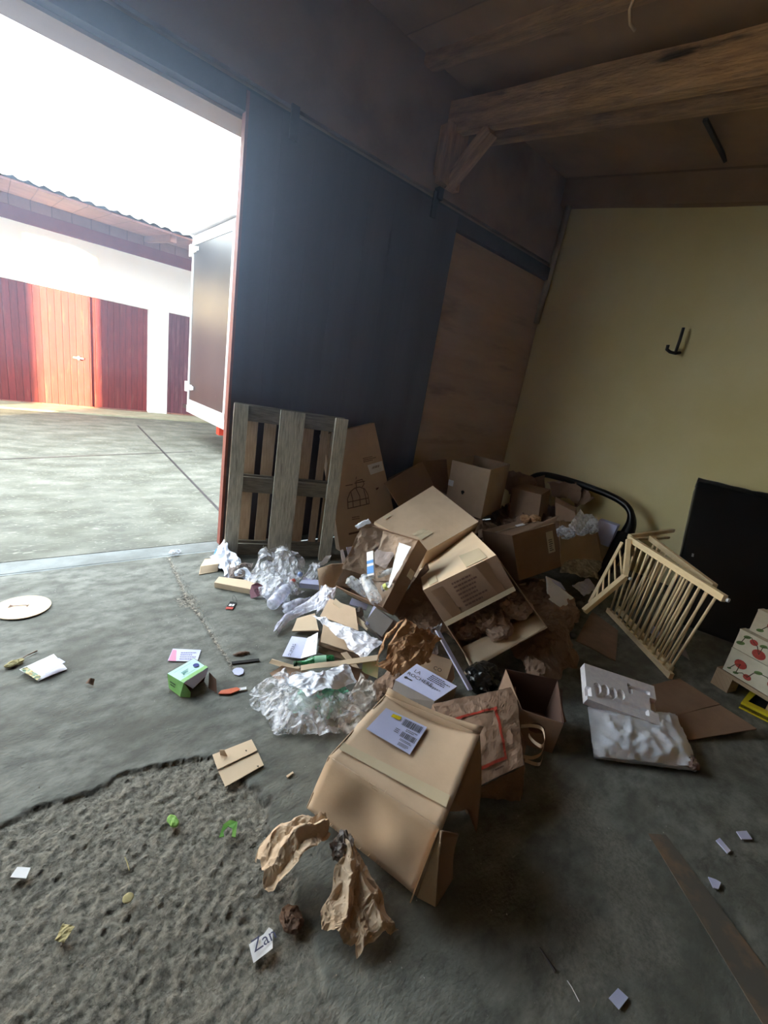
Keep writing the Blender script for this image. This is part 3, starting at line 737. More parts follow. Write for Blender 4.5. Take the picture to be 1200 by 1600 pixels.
e1 = T(806,922,.555); e0 = T(698,978,.25)
fp = MB().sheet(c['100'], e0, e1, c['110'], 8, 8, .005, lambda u, v, p: .006*math.sin(u*3.1)).build('printed_flap', CBD, bx2)
MB().sheet(c['101'], c['111'], T(838,958,.36), T(722,1012,.13), 8, 5, .005, lambda u, v, p: .01*math.sin(v*2.5)).build('flap', CBL, bx2, True)
MB().sheet(c['101'], T(722,1012,.14), T(729,1032,.06), T(738,1050,.03), 3, 3, .004).build('flap', CBL, bx2)
f, ux, uy, n = onface(e0, e1, c['100'])
f2 = lambda u, v, o=.004: V3(e0)*(1-u)*(1-v)+V3(e1)*u*(1-v)+V3(c['110'])*u*v+V3(c['100'])*(1-u)*v + n*o
pm = MB()
fu = (e1-e0).normalized(); fv = (c['100']-e0).normalized()
for i, wd in enumerate(('YAKEN', 'LEKER', 'BITTE', 'VAKEN')):
    pass
for i in range(7):
    textlines(pm, f2, .36, .72, .20+.10*i, .20+.10*(i+1), 1, o=.014, seed=20+i)
pm.build('flap_print', INKB, fp)
MB().sheet(f2(.80,.02,.007), f2(.90,.02,.007), f2(.86,1.0,.007), f2(.72,1.0,.007), 3, 6, .001).build('tape', BTAPE, fp)
MB().sheet(f2(.14,.02,.007), f2(.28,.02,.007), f2(.24,.9,.007), f2(.08,.9,.007), 3, 6, .001).build('tape', BTAPE, fp)
MB().sheet(f2(.0,.0,.009), f2(1,.0,.009), f2(1,.12,.009), f2(.0,.12,.009), 8, 2, .001).build('tape', TAPE, fp)
ft, ux, uy, n = onface(c['000'], c['100'], c['010'])
ft2 = lambda u, v, o=.006: V3(c['000'])*(1-u)*(1-v)+V3(c['100'])*u*(1-v)+V3(c['110'])*u*v+V3(c['010'])*(1-u)*v + (n if n.z > 0 else -n)*o
MB().sheet(ft2(.72,.10), ft2(.98,.10), ft2(.98,.22), ft2(.72,.22), 3, 3, .001).build('tape', TAPE, bx2)
MB().sheet(ft2(.55,.62), ft2(.98,.62), ft2(.98,.90), ft2(.65,.90), 3, 3, .001).build('tape', TAPE, bx2)
pb = MB(); ctr = (T(745,965,.22)+T(775,985,.20))/2
for k, (px, py, z, r) in enumerate(((730,985,.22,.09),(765,965,.32,.11),(803,945,.43,.09),(780,985,.28,.08),(748,962,.30,.09))):
    p = T(px, py, z); q = p + (V3(p)-CAM).normalized()*.07
    pb.blob(q, (r, r*.8, r*.8), k, .55, 9, k, 4, fine=.2)
single('crumpled_packing_paper', pb, mat('mauve_kraft', srgb(158,132,116), srgb(178,152,134), 5, .75, .35, 40, bdist=.006), 'crumpled brown packing paper stuffed in the open box with brown print', 'paper')

def crump2(a, b, c_, d):
    return MB().sheet(a, b, c_, d, 16, 16, .002, lambda u, v, p: .025*math.sin(math.pi*u)+.010*ridged(p, 22, 3))
# --- 3 carton with bottles, lined with brown paper
c = {'000': T(525,916,.255), '100': T(598,949,.286), '010': T(572,818,.616), '110': T(654,843,.648)}
# the open side is z0; z1 is the closed back
bb = -1
n_open = (V3(c['100'])-V3(c['000'])).cross(V3(c['010'])-V3(c['000'])).normalized()
if n_open.dot(CAM-V3(c['000'])) < 0: n_open = -n_open
for k in ('00','10','01','11'): c[k+'1'] = V3(c[k+'0']) + V3((.117,.016,-.092)); c[k+'1'].z = max(c[k+'1'].z, .006)
bbx, c3 = carton('open cardboard box full of glass bottles, lined with brown paper', c, ('z0',), CBD, seed=5)
# the outer right side as wide flap catching the light
g = lambda u, v, d=0.0: V3(c3['000'])*(1-u)*(1-v)+V3(c3['100'])*u*(1-v)+V3(c3['110'])*u*v+V3(c3['010'])*(1-u)*v - n_open*d
li = MB()
def lin(a, b, c_, d, seed, amp=.02):
    li.sheet(a, b, c_, d, 30, 30, 0, lambda u, v, p: n_open*(amp*ridged(p, 8, seed)) + V3((0,0,1))*amp*.4*smooth_n(p, 12, seed))
lin(g(-.02,.25,-.01), g(.45,.35,.13), g(.5,1.0,.12), g(-.02,1.03,-.02), 1)
lin(g(.35,.30,.13), g(.9,.45,.12), g(1.0,1.0,.02), g(.3,1.0,.04), 2)
lin(g(0,.0,-.01), g(.12,.1,.13), g(.25,.7,.13), g(0,.75,-.02), 3, .015)
lin(g(.05,.05,.14), g(.95,.05,.14), g(.95,.9,.14), g(.05,.9,.14), 7, .015)
single('lining_paper', li, mat('lining_kraft', srgb(150,128,110), srgb(172,150,130), 5, .75, .35, 40, bdist=.006), 'dark brown paper lining inside the open box of bottles', 'paper', smooth=False)
wr_ = crump2(g(-.12,.88,-.02), g(-.04,.86,-.03), g(.12,1.02,-.02), g(.04,1.05,-.01))
single('white_wadding', wr_, FOILW, 'rolled white wadding on the upper left corner of the box of bottles', 'wadding')
MB().sheet(*[q_ + V3((.002,-.012,-.002)) for q_ in (T(640,905,.45), T(646,893,.47), T(639,886,.49), T(633,898,.47))], 2, 2, .001).build('tape', TAPE, bbx)
wp = MB().sheet(g(.93,.25,-.01), g(.99,.25,-.03), g(.98,.86,-.02), g(.72,.88,.0), 6, 14, .001, lambda u, v, p: .006*ridged(p, 20, 2))
single('paper_strip', wp, WHITE, 'long white paper strip along the right side of the box of bottles', 'paper')
gp = MB().sheet(g(.18,.52,.05), g(.62,.50,.06), g(.62,.80,.08), g(.16,.82,.08), 12, 12, .001, lambda u, v, p: .012*ridged(p, 10, 4))
single('folded_sheet', gp, mat('grey_brown_paper', srgb(150,136,132), srgb(162,148,142), 6, .7), 'folded grey brown sheet of paper in the middle of the box of bottles', 'paper')
def bottle(a, b, r, label, mt, cap=None, lab=None, name='glass_bottle', neck=.35):
    a, b = V3(a), V3(b); L_ = (b-a).length; d = (b-a).normalized()
    t = thing(name, label, 'bottle', a)
    MB().lathe(a, d, [(0,0),(0,r*.9),(.01,r),(L_*(1-neck)*.9,r),(L_*(1-neck),r*.85),(L_*(1-neck*.65),r*.42),(L_*.97,r*.36),(L_,r*.4),(L_,0)], 20).build('glass', mt, t, True)
    if cap: MB().lathe(a, d, [(L_*.93,0),(L_*.93,r*.46),(L_*1.02,r*.46),(L_*1.02,0)], 16).build('cap', cap, t, True)
    if lab: MB().lathe(a, d, [(L_*.2,r*1.01),(L_*.5,r*1.01)], 20).build('paper_label', lab, t, True)
    return t
bottle(g(.85,.04,.0), g(.40,.28,.0), .038, 'clear glass jar lying across the front of the box of bottles', GLASS, neck=.08)
bottle(g(.55,.10,.05), g(.2,.15,-.03), .036, 'clear glass tumbler with its mouth towards the camera in the box', GLASS, neck=.06, name='glass_tumbler')
bottle(g(.62,.36,.02), g(.9,.55,.01), .018, 'slim clear glass tube by the white paper strip', GLASS, name='glass_tube', neck=.1)
bottle(g(.82,.22,.01), g(.95,.34,.0), .02, 'small glass vial with yellow green label in the box of bottles', GLASS, lab=mat('lime_label', srgb(200,210,120)), name='glass_vial', neck=.2)
bottle(g(.52,.30,.03), g(.45,.42,.02), .014, 'small red capped bottle beside the blue and white carton', GLASS, cap=RED, name='small_bottle', neck=.3)
bo = thing('medicine_carton', 'slim blue and white carton among the bottles in the open box', 'carton', g(.6,.3))
ba, bc = g(.62,.30,-.03), g(.40,.60,-.03)
dd = (bc-ba); sx = dd.cross(n_open).normalized()*.045
MB().box(ba-sx/2, dd, sx, n_open*.02).build('body', WHITE, bo)
MB().box(ba-sx/2+n_open*.0205+dd*.08, dd*.3, sx, n_open*.001).box(ba-sx/2+n_open*.0205+dd*.5, dd*.12, sx, n_open*.001).build('blue_print', BLUEC, bo)

# --- 4 big closed carton on top of the pile
c = {'000': T(585,815,.55), '010': T(676,759,.762), '110': T(748,815,.676), '100': T(666,862,.463)}
nn_ = (V3(c['100'])-V3(c['000'])).cross(V3(c['010'])-V3(c['000'])).normalized()
if nn_.z > 0: nn_ = -nn_
for k in ('00','10','01','11'): c[k+'1'] = V3(c[k+'0']) + nn_*.27
big, cb = carton('large tan cardboard box tilted on top of the pile, blank face up', c, (), CB, seed=9, amp=.01)
fb_ = lambda u, v, o=-.006: V3(cb['000'])*(1-u)*(1-v)+V3(cb['100'])*u*(1-v)+V3(cb['110'])*u*v+V3(cb['010'])*(1-u)*v + nn_*o
MB().sheet(fb_(.60,.12), fb_(.78,.12), fb_(.78,.34), fb_(.62,.30), 4, 4, .001, lambda u, v, p: .01*ridged(p, 30, 1)).build('tape', TAPE, big)
MB().sheet(fb_(.02,.10), fb_(.09,.10), fb_(.09,.20), fb_(.02,.20), 2, 2, .001).build('tape', TAPE, big)
# --- 5 upright open carton
ub, cu = carton('upright open cardboard box with a small dark hole in its side, behind the pile', {'001': (3.519,2.955,.873), '101': T(767,734.5,.875), '111': (4.106,2.638,.915), '000': (3.559,2.959,.346), '010': (4.049,3.07,.384), '100': (3.656,2.531,.35), '110': (4.19,2.68,.39), '011': T(741,711,.915)}, ('z1',), CB, seed=4)
uf = lambda u, v, o=.004: V3(cu['000'])*(1-u)*(1-v)+V3(cu['100'])*u*(1-v)+V3(cu['101'])*u*v+V3(cu['001'])*(1-u)*v + V3((-.97,-.2,0))*o
hm = MB(); cx = uf(.42,.42,.006)
hm.add([cx] + [cx + (uf(.1,0)-uf(0,0))*.42*math.cos(a)*(1+.3*math.sin(3*a)) + V3((0,0,.022))*math.sin(a) for a in [k*.52 for k in range(12)]], [[0,k+1,(k+1) % 12+1] for k in range(12)])
hm.build('torn_hole', BLKM, ub)
MB().sheet(uf(0,.48,.007), uf(.14,.48,.007), uf(.14,.60,.007), uf(0,.60,.007), 2, 2, .001).build('tape', WHITE, ub)
# --- 6 dim open carton behind
c = {'001': T(607,747,.62), '101': T(676,757,.70), '011': T(659,721,.95)}
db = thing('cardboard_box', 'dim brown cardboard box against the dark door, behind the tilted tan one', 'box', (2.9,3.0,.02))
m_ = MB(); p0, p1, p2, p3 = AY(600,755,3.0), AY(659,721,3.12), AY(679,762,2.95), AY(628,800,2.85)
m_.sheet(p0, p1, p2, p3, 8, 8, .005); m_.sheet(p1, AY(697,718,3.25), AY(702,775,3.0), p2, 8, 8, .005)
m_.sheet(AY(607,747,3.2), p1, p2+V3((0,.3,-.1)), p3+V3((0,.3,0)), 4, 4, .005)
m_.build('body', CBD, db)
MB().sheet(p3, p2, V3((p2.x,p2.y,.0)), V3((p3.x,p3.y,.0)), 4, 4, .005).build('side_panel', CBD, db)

# --- 7 right-hand carton with address label
c = {'001': (2.952,1.724,.545), '000': (3.013,1.599,.2), '100': (3.42,1.486,.313), '010': (3.148,1.972,.09), '111': (3.494,1.982,.548)}
c['101'] = V3(c['001'])+V3(c['100'])-V3(c['000']); c['011'] = V3(c['001'])+V3(c['010'])-V3(c['000']); c['111'] = V3(c['011'])+V3(c['100'])-V3(c['000'])
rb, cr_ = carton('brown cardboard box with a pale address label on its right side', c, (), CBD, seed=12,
    flaps=[(T(800,837,.548), T(868,815,.66), T(873,806,.70), T(845,818,.62))])
rf_ = lambda u, v, o=.006: V3(cr_['000'])*(1-u)*(1-v)+V3(cr_['100'])*u*(1-v)+V3(cr_['101'])*u*v+V3(cr_['001'])*(1-u)*v + (V3(cr_['000'])-V3(cr_['010'])).normalized()*o
lo_ = MB().sheet(rf_(.74,.38), rf_(.90,.38), rf_(.90,.86), rf_(.74,.86), 2, 2, .001).build('address_label', mat('cream_label', srgb(205,196,172)), rb)
pm = MB(); textlines(pm, rf_, .77, .87, .42, .70, 6, o=.009, seed=3); pm.build('label_print', INK, lo_)
tf = lambda u, v, o=.006: V3(cr_['001'])*(1-u)*(1-v)+V3(cr_['101'])*u*(1-v)+V3(cr_['111'])*u*v+V3(cr_['011'])*(1-u)*v + V3((0,0,1))*o
MB().sheet(tf(.45,.45,.01), tf(.62,.42,.01), tf(.70,.60,.01), tf(.52,.62,.01), 2, 2, .001).build('white_sticker', WHITE, rb)
MB().sheet(tf(0,.45), tf(1,.45), tf(1,.58), tf(0,.58), 8, 2, .001).build('tape', BTAPE, rb)
yb = MB().blob(T(835,812,.60), (.08,.05,.035), .4, .7, 14, 3, 4, fine=.3).blob(T(820,811,.60), (.05,.04,.03), .4, .7, 14, 8, 4, fine=.3)
single('paper_scraps', yb, KRO, 'yellowish torn paper scraps lying on top of the box with the address label', 'paper')
# --- 8 carton holding clear plastic, beside it
c = {'000': T(877,892,.10), '100': T(942,884,.12), '001': T(874,838,.42), '101': T(930,829,.44)}
bk = V3((.33,.20,.06))
for k in ('000','100','001','101'): c[k[0]+'1'+k[2]] = V3(c[k]) + bk
pc_, cp = carton('grey brown open cardboard box holding crinkled clear plastic, right of the labelled box', c, ('z1',), CB, seed=15,
    flaps=[(T(930,829,.44), T(931,805,.56), T(957,862,.20), T(942,884,.12))])
pl = MB()
for k, (px, py, z, r) in enumerate(((905,825,.52,.10),(885,832,.48,.08),(918,812,.56,.09),(925,824,.50,.08))):
    pl.blob(T(px, py, z)+V3((.06,.03,-.02)), (r, r*.7, r*.6), k*1.3, .8, 10, k, 4, fine=.3)
pl.sheet(T(892,818,.60), T(907,795,.72), T(921,812,.62), T(905,835,.52), 8, 8, .001, lambda u, v, p: .02*ridged(p, 14, 6))
single('plastic_packaging', pl, WRAP, 'crinkled clear plastic packaging bulging from the grey brown box', 'plastic')
wb_ = MB().box(BX(936,812,4.6), V3((.0,-.19,0)), V3((.06,0,.01)), V3((0,.02,-.24)))
single('notepad', wb_, LILAC, 'pale lilac pad standing in front of the black tube, behind the grey brown box', 'pad')

# --- 9 open carton beside the paper bag, inner shade put into a darker card colour
c = {'001': T(790,1045,.21), '011': T(872,1062,.20), '111': T(880,1130,.14), '101': T(815,1108,.15), '110': T(862,1176,0.0)}
c['100'] = V3(c['101']) + V3(c['110']) - V3(c['111']); c['100'].z = .005
c['000'] = V3(c['001']) + (V3(c['100'])-V3(c['101'])); c['010'] = V3(c['011']) + (V3(c['110'])-V3(c['111'])); 
for k in ('000','010'): c[k].z = .006
ob, co = carton('open cardboard box, empty inside coloured dark for shade, behind the paper bag handles', c, ('z1','y0'), mat('shade_brown_card', srgb(84,62,54), srgb(96,72,62), 4, .9), seed=17,
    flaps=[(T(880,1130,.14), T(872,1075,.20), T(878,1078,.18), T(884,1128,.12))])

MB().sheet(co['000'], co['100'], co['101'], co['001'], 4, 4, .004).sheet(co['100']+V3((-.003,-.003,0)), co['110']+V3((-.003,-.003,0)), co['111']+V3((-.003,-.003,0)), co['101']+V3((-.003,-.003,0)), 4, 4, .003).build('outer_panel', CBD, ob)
# --- 10 white boxed glassware carton
c = {'001': T(617.5,1063,.20), '101': T(679,1096,.20), '111': T(714,1073,.22), '011': T(628,1046,.22), '000': T(610,1087,.14), '100': T(671,1120,.13)}
c['011'] = T(651,1038,.22)
for k in ('0','1'): c[k+'10'] = V3(c[k+'11']) + V3(c['000']) - V3(c['001'])
lr = thing('glassware_box', 'white topped box with fine lettering and grey sides, behind the front box', 'box', (V3(c['000'])+V3(c['110']))/2)
m_ = MB(); cc_ = frame8(c)
m_.hexa({(i,j_,k): cc_['%d%d%d' % (i,j_,k)] for i in (0,1) for j_ in (0,1) for k in (0,1)}); m_.build('body', GREYP, lr)
wt = lambda u, v, o=.001: V3(cc_['001'])*(1-u)*(1-v)+V3(cc_['101'])*u*(1-v)+V3(cc_['111'])*u*v+V3(cc_['011'])*(1-u)*v + V3((0,0,1))*o
lid = MB().sheet(wt(0,0,.003), wt(1,0,.003), wt(1,1,.003), wt(0,1,.003), 4, 4, .002).build('lid', LILAC, lr)
ux = (wt(1,0)-wt(0,0)).normalized(); uy = (wt(0,1)-wt(0,0)).normalized()
mb = letters('LA', wt(.12,.62,.005), ux, uy, .030); letters('ROCHERE', wt(.06,.40,.005), ux, uy, .030, mb=mb)
textlines(mb, wt, .16, .34, .22, .34, 1, o=.005); 
for k in range(12):
    a0, a1 = k*.524, (k+1)*.524; q0 = wt(.12,.27,.005); mb.add([q0, q0+ux*.008*math.cos(a0)+uy*.008*math.sin(a0), q0+ux*.008*math.cos(a1)+uy*.008*math.sin(a1)], [[0,1,2]])
textlines(mb, wt, .45, .95, .62, .92, 4, o=.005, seed=12)
mb.build('lid_print', INK, lid)
gmk = MB()
for k in range(7): 
    gmk.add([wt(.55+.05*k,.48,.005), wt(.59+.05*k,.46,.005), wt(.58+.05*k,.36+.02*abs(k-3),.005), wt(.56+.05*k,.36+.02*abs(k-3),.005)], [[0,1,2,3]])
gmk.build('bowl_print', mat('grey_ink', srgb(140,146,165)), lid)
ff = lambda u, v, o=.003: V3(cc_['000'])*(1-u)*(1-v)+V3(cc_['100'])*u*(1-v)+V3(cc_['101'])*u*v+V3(cc_['001'])*(1-u)*v + (V3(cc_['000'])-V3(cc_['010'])).normalized()*o
MB().add([ff(.50,.62), ff(.58,.50), ff(.72,.38), ff(.68,.52), ff(.60,.66)], [[0,1,2,3,4]]).build('arrow_mark', INK, lr)
# tan box behind it
tb_, ct_ = carton('small tan cardboard box marked with letters, behind the white topped box', {'001': T(645,1040,.13), '101': T(698,1062,.12), '111': T(708,1032,.165), '011': T(662,1017,.18), '000': T(643,1062,.03), '100': T(695,1084,.02)}, (), CB, seed=21)
tt = lambda u, v, o=.006: V3(ct_['001'])*(1-u)*(1-v)+V3(ct_['101'])*u*(1-v)+V3(ct_['111'])*u*v+V3(ct_['011'])*(1-u)*v + V3((0,0,1))*o
letters('CO', tt(.55,.12,.012), tt(1,0)-tt(0,0), tt(0,1)-tt(0,0), .03).build('box_print', INK, tb_)
# grey box under the bottles
gq = {'000': (1.594,1.719,.059), '100': (1.643,1.609,.024), '010': (1.672,1.729,.137), '001': (1.465,1.618,.2)}
gc = fit3(gq['000'], gq['100'], gq['010'], gq['001'])
gk = thing('glassware_box', 'small grey box with one white side, leaning under the box of bottles', 'box', (1.6,1.65,.02))
MB().hexa({(i,j_,k): gc['%d%d%d' % (i,j_,k)] for i in (0,1) for j_ in (0,1) for k in (0,1)}).build('body', GREYP, gk)
s0, s1, s2, s3 = T(585,947,.27), T(572,974,.205), T(595,995,.15), T(615,968,.23)
MB().sheet(T(572,974,.206), T(600,1002,.13), T(640,985,.16), T(585,947,.25), 4, 4, .003).build('face', GREYP, gk)
MB().sheet(T(571,974,.207), T(575,977,.20), T(588,949,.25), T(584,946,.25), 2, 4, .003).build('white_side', LILAC, gk)
pm = MB(); f_ = lambda u, v, o=0: (T(572,974,.212)*(1-u)*(1-v)+T(600,1002,.136)*u*(1-v)+T(640,985,.166)*u*v+T(585,947,.256)*(1-u)*v)
textlines(pm, f_, .15, .45, .62, .85, 2); pm.build('face_print', INK, gk)

# --- 11 tall flat carton leaning behind the pallet, bird cage printed on it
q = [T(545,902,.0), T(628,868,.0), AY(585,661,3.26), AY(512,676,3.22)]
q = [AY(532,868,2.93), AY(622,830,2.93), AY(585,661,3.24), AY(505,680,3.22)]
tl = thing('cardboard_box', 'tall flat cardboard box with a printed bird cage, leaning behind the pallet', 'box', (2.35,2.95,0))
q0, q1, q2, q3 = q
kk = (q0-q3).normalized(); q0 = q0 + kk*(q0.z/abs(kk.z)) ; kk = (q1-q2).normalized(); q1 = q1 + kk*(q1.z/abs(kk.z))
q0.z = max(q0.z, .005); q1.z = max(q1.z, .005)
nb_ = (q1-q0).cross(q3-q0).normalized()
if nb_.y > 0: nb_ = -nb_
m_ = MB().hexa({(i,j_,k): (q0,q1,q3,q2)[i+2*j_ if True else 0] - nb_*.07*k + V3((0,0,.0)) for i in (0,1) for j_ in (0,1) for k in (0,1)})
m_.build('body', CB, tl)
MB().sheet(q3+nb_*.004, q2+nb_*.004, q2-nb_*.07+V3((0,0,.01)), q3-nb_*.07+V3((0,0,.01)), 4, 2, .004).build('top_flap', CB, tl)
def tq(px, py, o=.003):
    d = _ray(px, py); return intersect_line_plane(CAM, CAM+d, q0+nb_*o, nb_)
MB().add([tq(574,727), tq(597,720), tq(600,735), tq(579,742)], [[0,1,2,3]]).build('white_label', WHITE, tl)
pm = MB(); fq_ = lambda u, v, o=0: tq(581+(592-581)*u+1*v, 733-3*u-4*v, .005); barcode(pm, fq_, 0, 1, 0, 1, 10); 
fq2 = lambda u, v, o=0: tq(568+(590-568)*u-1*v, 723-5*u-8*v, .004); textlines(pm, fq2, 0, 1, 0, 1, 3)
cgl = lambda pts: pm.tube([tq(a, b, .003) for a, b in pts], .0035, 4)
cgl([(543,795),(577,787)]); cgl([(544,795),(543,780),(547,769),(554,763),(562,761),(570,764),(575,773),(577,787)])
cgl([(543,785),(576,778)]); cgl([(556,763),(562,775),(563,791)]); cgl([(548,768),(551,780),(552,793)]); cgl([(568,763),(571,775),(573,788)])
cgl([(557,762),(556,752),(566,749),(569,756),(566,761)]); cgl([(540,759),(551,757)]); cgl([(554,755),(570,752)]); cgl([(556,749),(557,745)])
pm.add([tq(545,833), tq(563,829), tq(563,832), tq(545,836)], [[0,1,2,3]]); pm.add([tq(587,763), tq(592,761), tq(591,764), tq(588,766)], [[0,1,2,3]])
fq3 = lambda u, v, o=0: tq(550+12*u, 813-2*u-6*v, .004); textlines(pm, fq3, 0, 1, 0, 1, 2, seed=31)
pm.build('bird_cage_print', INKB, tl)

# ------------------------------------------------------------------ crumpled paper, film and bags
def crump(a, b, c_, d, nu=40, nv=30, amp=.02, fr=10, seed=0, bulge=0.0, zmin=.003, th=0.0, fold=None):
    a, b, c_, d = V3(a), V3(b), V3(c_), V3(d)
    def fn(u, v, p):
        o = V3((smooth_n(p, fr, seed+1), smooth_n(p, fr, seed+2), 0))*amp*.9
        h = amp*ridged(p, fr, seed, 3) + bulge*math.sin(math.pi*u)*math.sin(math.pi*v)
        if fold: h += fold[0]*tri(u*fold[1] + v*fold[2] + .3*smooth_n(p, 8, seed+4))
        q_ = o + V3((0,0,h)); 
        if p.z + q_.z < zmin: q_.z = zmin - p.z + .0015*abs(tri(u*9+v*7))
        return q_
    return MB().sheet(a, b, c_, d, nu, nv, th, fn)
def ribbon(path, wid, nu=60, nv=22, amp=.012, fr=16, seed=0, folds=3, fa=.014, arch=.02, zmin=.003, roll=None):
    "crumpled length of paper following a path, pleated across its width"
    P = [V3(p) for p in path]; n = len(P)-1; wd = wid if isinstance(wid, (list, tuple)) else [wid]*len(P)
    vs = []; uv = []
    for i in range(nu+1):
        t_ = i/nu*n; k = min(int(t_), n-1); fr_ = t_-k
        cm = lambda A_, B_, C_, D_, s_: 0.5*((2*B_)+(C_-A_)*s_+(2*A_-5*B_+4*C_-D_)*s_*s_+(3*B_-A_-3*C_+D_)*s_**3)
        g4 = lambda arr: cm(arr[max(k-1,0)], arr[k], arr[k+1], arr[min(k+2,n)], fr_)
        p = g4(P); w_ = g4(wd); d = (P[k+1]-P[k]).normalized(); sx = d.cross(V3((0,0,1))).normalized()
        for j_ in range(nv+1):
            v = j_/nv; x = (v-.5)*w_
            h = arch*math.cos((v-.5)*math.pi) + fa*tri(v*folds + .35*smooth_n(p, 5, seed) + .1*i/nu)
            q_ = p + sx*x + V3((0,0,h))
            q_ = q_ + V3((smooth_n(q_, fr, seed+2)*amp, smooth_n(q_, fr, seed+3)*amp, amp*ridged(q_, fr, seed, 3)))
            q_.z = max(q_.z, zmin + .001*(j_ % 3)); vs.append(q_); uv.append((i/nu, v))
    W = nv+1
    return MB().add(vs, [[i*W+j_, i*W+j_+1, (i+1)*W+j_+1, (i+1)*W+j_] for i in range(nu) for j_ in range(nv)], uv)
# kraft tails in front of the large box
kt = ribbon([T(512,1292,.12), T(480,1300,.13), T(450,1318,.11), T(425,1345,.07), T(408,1368,.03)], [.06,.11,.13,.14,.11], 110, 40, .015, 20, 1, 2.5, .012, .03)
single('kraft_paper_twist', kt, KR, 'arched twist of brown kraft paper left of the front box, raised off the floor', 'paper')
kt = ribbon([T(535,1318,.09), T(545,1345,.09), T(540,1400,.06), T(533,1440,.04), T(525,1468,.02)], [.045,.07,.10,.12,.09], 110, 40, .015, 22, 2, 2, .009, .03)
kt2 = ribbon([T(540,1330,.08), T(562,1370,.07), T(572,1410,.05), T(584,1450,.03), T(592,1478,.01)], [.04,.07,.10,.12,.14], 110, 40, .015, 22, 5, 2, .010, .025)
kt.add(kt2.v, kt2.f, None)
kt.uv = [[(0,0)]*len(f_) for f_ in kt.f]
single('kraft_paper_twist', kt, KR, 'forked twist of brown kraft paper hanging from under the front box', 'paper')
kn = MB().blob(T(534,1322,.10), (.035,.03,.03), .3, .7, 26, 4, 4, fine=.3)
single('paper_knot', kn, GREYP, 'small knot of pale crumpled paper at the top of the forked twist', 'paper')
# crumpled kraft heap in the middle
kh = crump(T(585,1045,.18), T(600,1010,.22), T(632,966,.32), T(600,990,.25), 30, 26, .02, 16, 2)
k2 = crump(T(592,1040,.17), T(650,1048,.16), T(690,1000,.22), T(630,968,.33), 36, 32, .035, 12, 7, .03)
k3 = crump(T(590,1042,.17), T(622,1060,.15), T(680,1030,.19), T(640,1005,.26), 36, 30, .03, 18, 9, .02)
for k_ in (k2, k3): kh.add(k_.v, k_.f, None)
kh.uv = [[(0,0)]*len(f_) for f_ in kh.f]
single('crumpled_kraft_paper', kh, KRO, 'rust brown crumpled kraft paper standing up in the middle of the pile', 'paper')
kb_ = MB().blob(T(620,1075,.07), (.12,.09,.08), .3, .5, 9, 3, 4, zmin=.003, fine=.2)
single('crumpled_kraft_paper', kb_, KRD, 'dark crumpled paper between green film and white topped box', 'paper')
# long dark kraft sheet running down from the bottle box
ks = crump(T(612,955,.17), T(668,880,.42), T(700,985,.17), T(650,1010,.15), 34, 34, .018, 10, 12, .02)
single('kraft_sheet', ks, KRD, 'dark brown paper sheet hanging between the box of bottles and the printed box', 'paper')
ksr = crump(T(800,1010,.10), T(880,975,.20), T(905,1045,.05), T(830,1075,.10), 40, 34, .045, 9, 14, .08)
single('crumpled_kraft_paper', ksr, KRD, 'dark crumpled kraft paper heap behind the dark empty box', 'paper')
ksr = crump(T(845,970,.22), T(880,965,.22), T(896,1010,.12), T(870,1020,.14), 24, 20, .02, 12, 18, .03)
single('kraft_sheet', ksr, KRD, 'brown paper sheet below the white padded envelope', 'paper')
# bubble wrap by the pallet foot
def filmheap(parts, seed, amp=.03, fr=11):
    m_ = MB()
    for k, q_ in enumerate(parts):
        c_ = crump(*[T(*p) for p in q_], nu=56, nv=44, amp=amp, fr=fr, seed=seed+k*3, bulge=.05, zmin=.004)
        m_.add(c_.v, c_.f, None)
    m_.uv = [[(0,0)]*len(f_) for f_ in m_.f]; return m_
bw = filmheap([[(385,905,.03),(430,948,.02),(478,925,.04),(420,870,.12)], [(385,915,.02),(400,880,.12),(412,852,.20),(430,885,.13)],
               [(418,890,.10),(470,912,.06),(478,878,.16),(440,852,.24)], [(425,860,.22),(432,895,.10),(465,880,.14),(448,850,.26)], [(400,930,.03),(450,945,.03),(470,900,.10),(410,890,.10)]], 2, .04, 10)
single('bubble_wrap', bw, BUB, 'shiny heap of clear bubble wrap at the foot of the wooden pallet', 'bubble wrap')
bw = filmheap([[(390,1085,.02),(432,1148,.01),(535,1146,.03),(440,1045,.09)], [(392,1095,.02),(440,1140,.02),(560,1120,.06),(470,1050,.12)], [(430,1145,.01),(535,1143,.02),(560,1080,.10),(450,1085,.08)]], 22, .03, 12)
single('bubble_wrap', bw, BUB, 'flattened sheet of bubble wrap over green film, left of the front box', 'bubble wrap')
gt = filmheap([[(452,1112,.02),(515,1125,.02),(545,1080,.05),(470,1075,.05)], [(480,1108,.04),(530,1118,.03),(540,1075,.06),(490,1080,.06)]], 51, .03, 12)
single('green_film', gt, GTRAY, 'translucent mint green plastic film under the flattened bubble wrap', 'plastic')
wpp = crump(T(440,1060,.10), T(480,1090,.12), T(560,1062,.13), T(545,1040,.15), 40, 26, .025, 14, 33, .03)
single('white_tissue', wpp, FOILW, 'crinkled white wrapping paper lying over the flattened bubble wrap', 'paper')
tn = crump(T(528,1140,.02), T(560,1145,.03), T(592,1080,.10), T(565,1052,.14), 30, 26, .03, 12, 35, .02)
single('translucent_bag', tn, film('beige_plastic_film', (.75,.68,.62,1), .6, .3), 'beige translucent plastic bag crumpled beside the front box', 'bag')
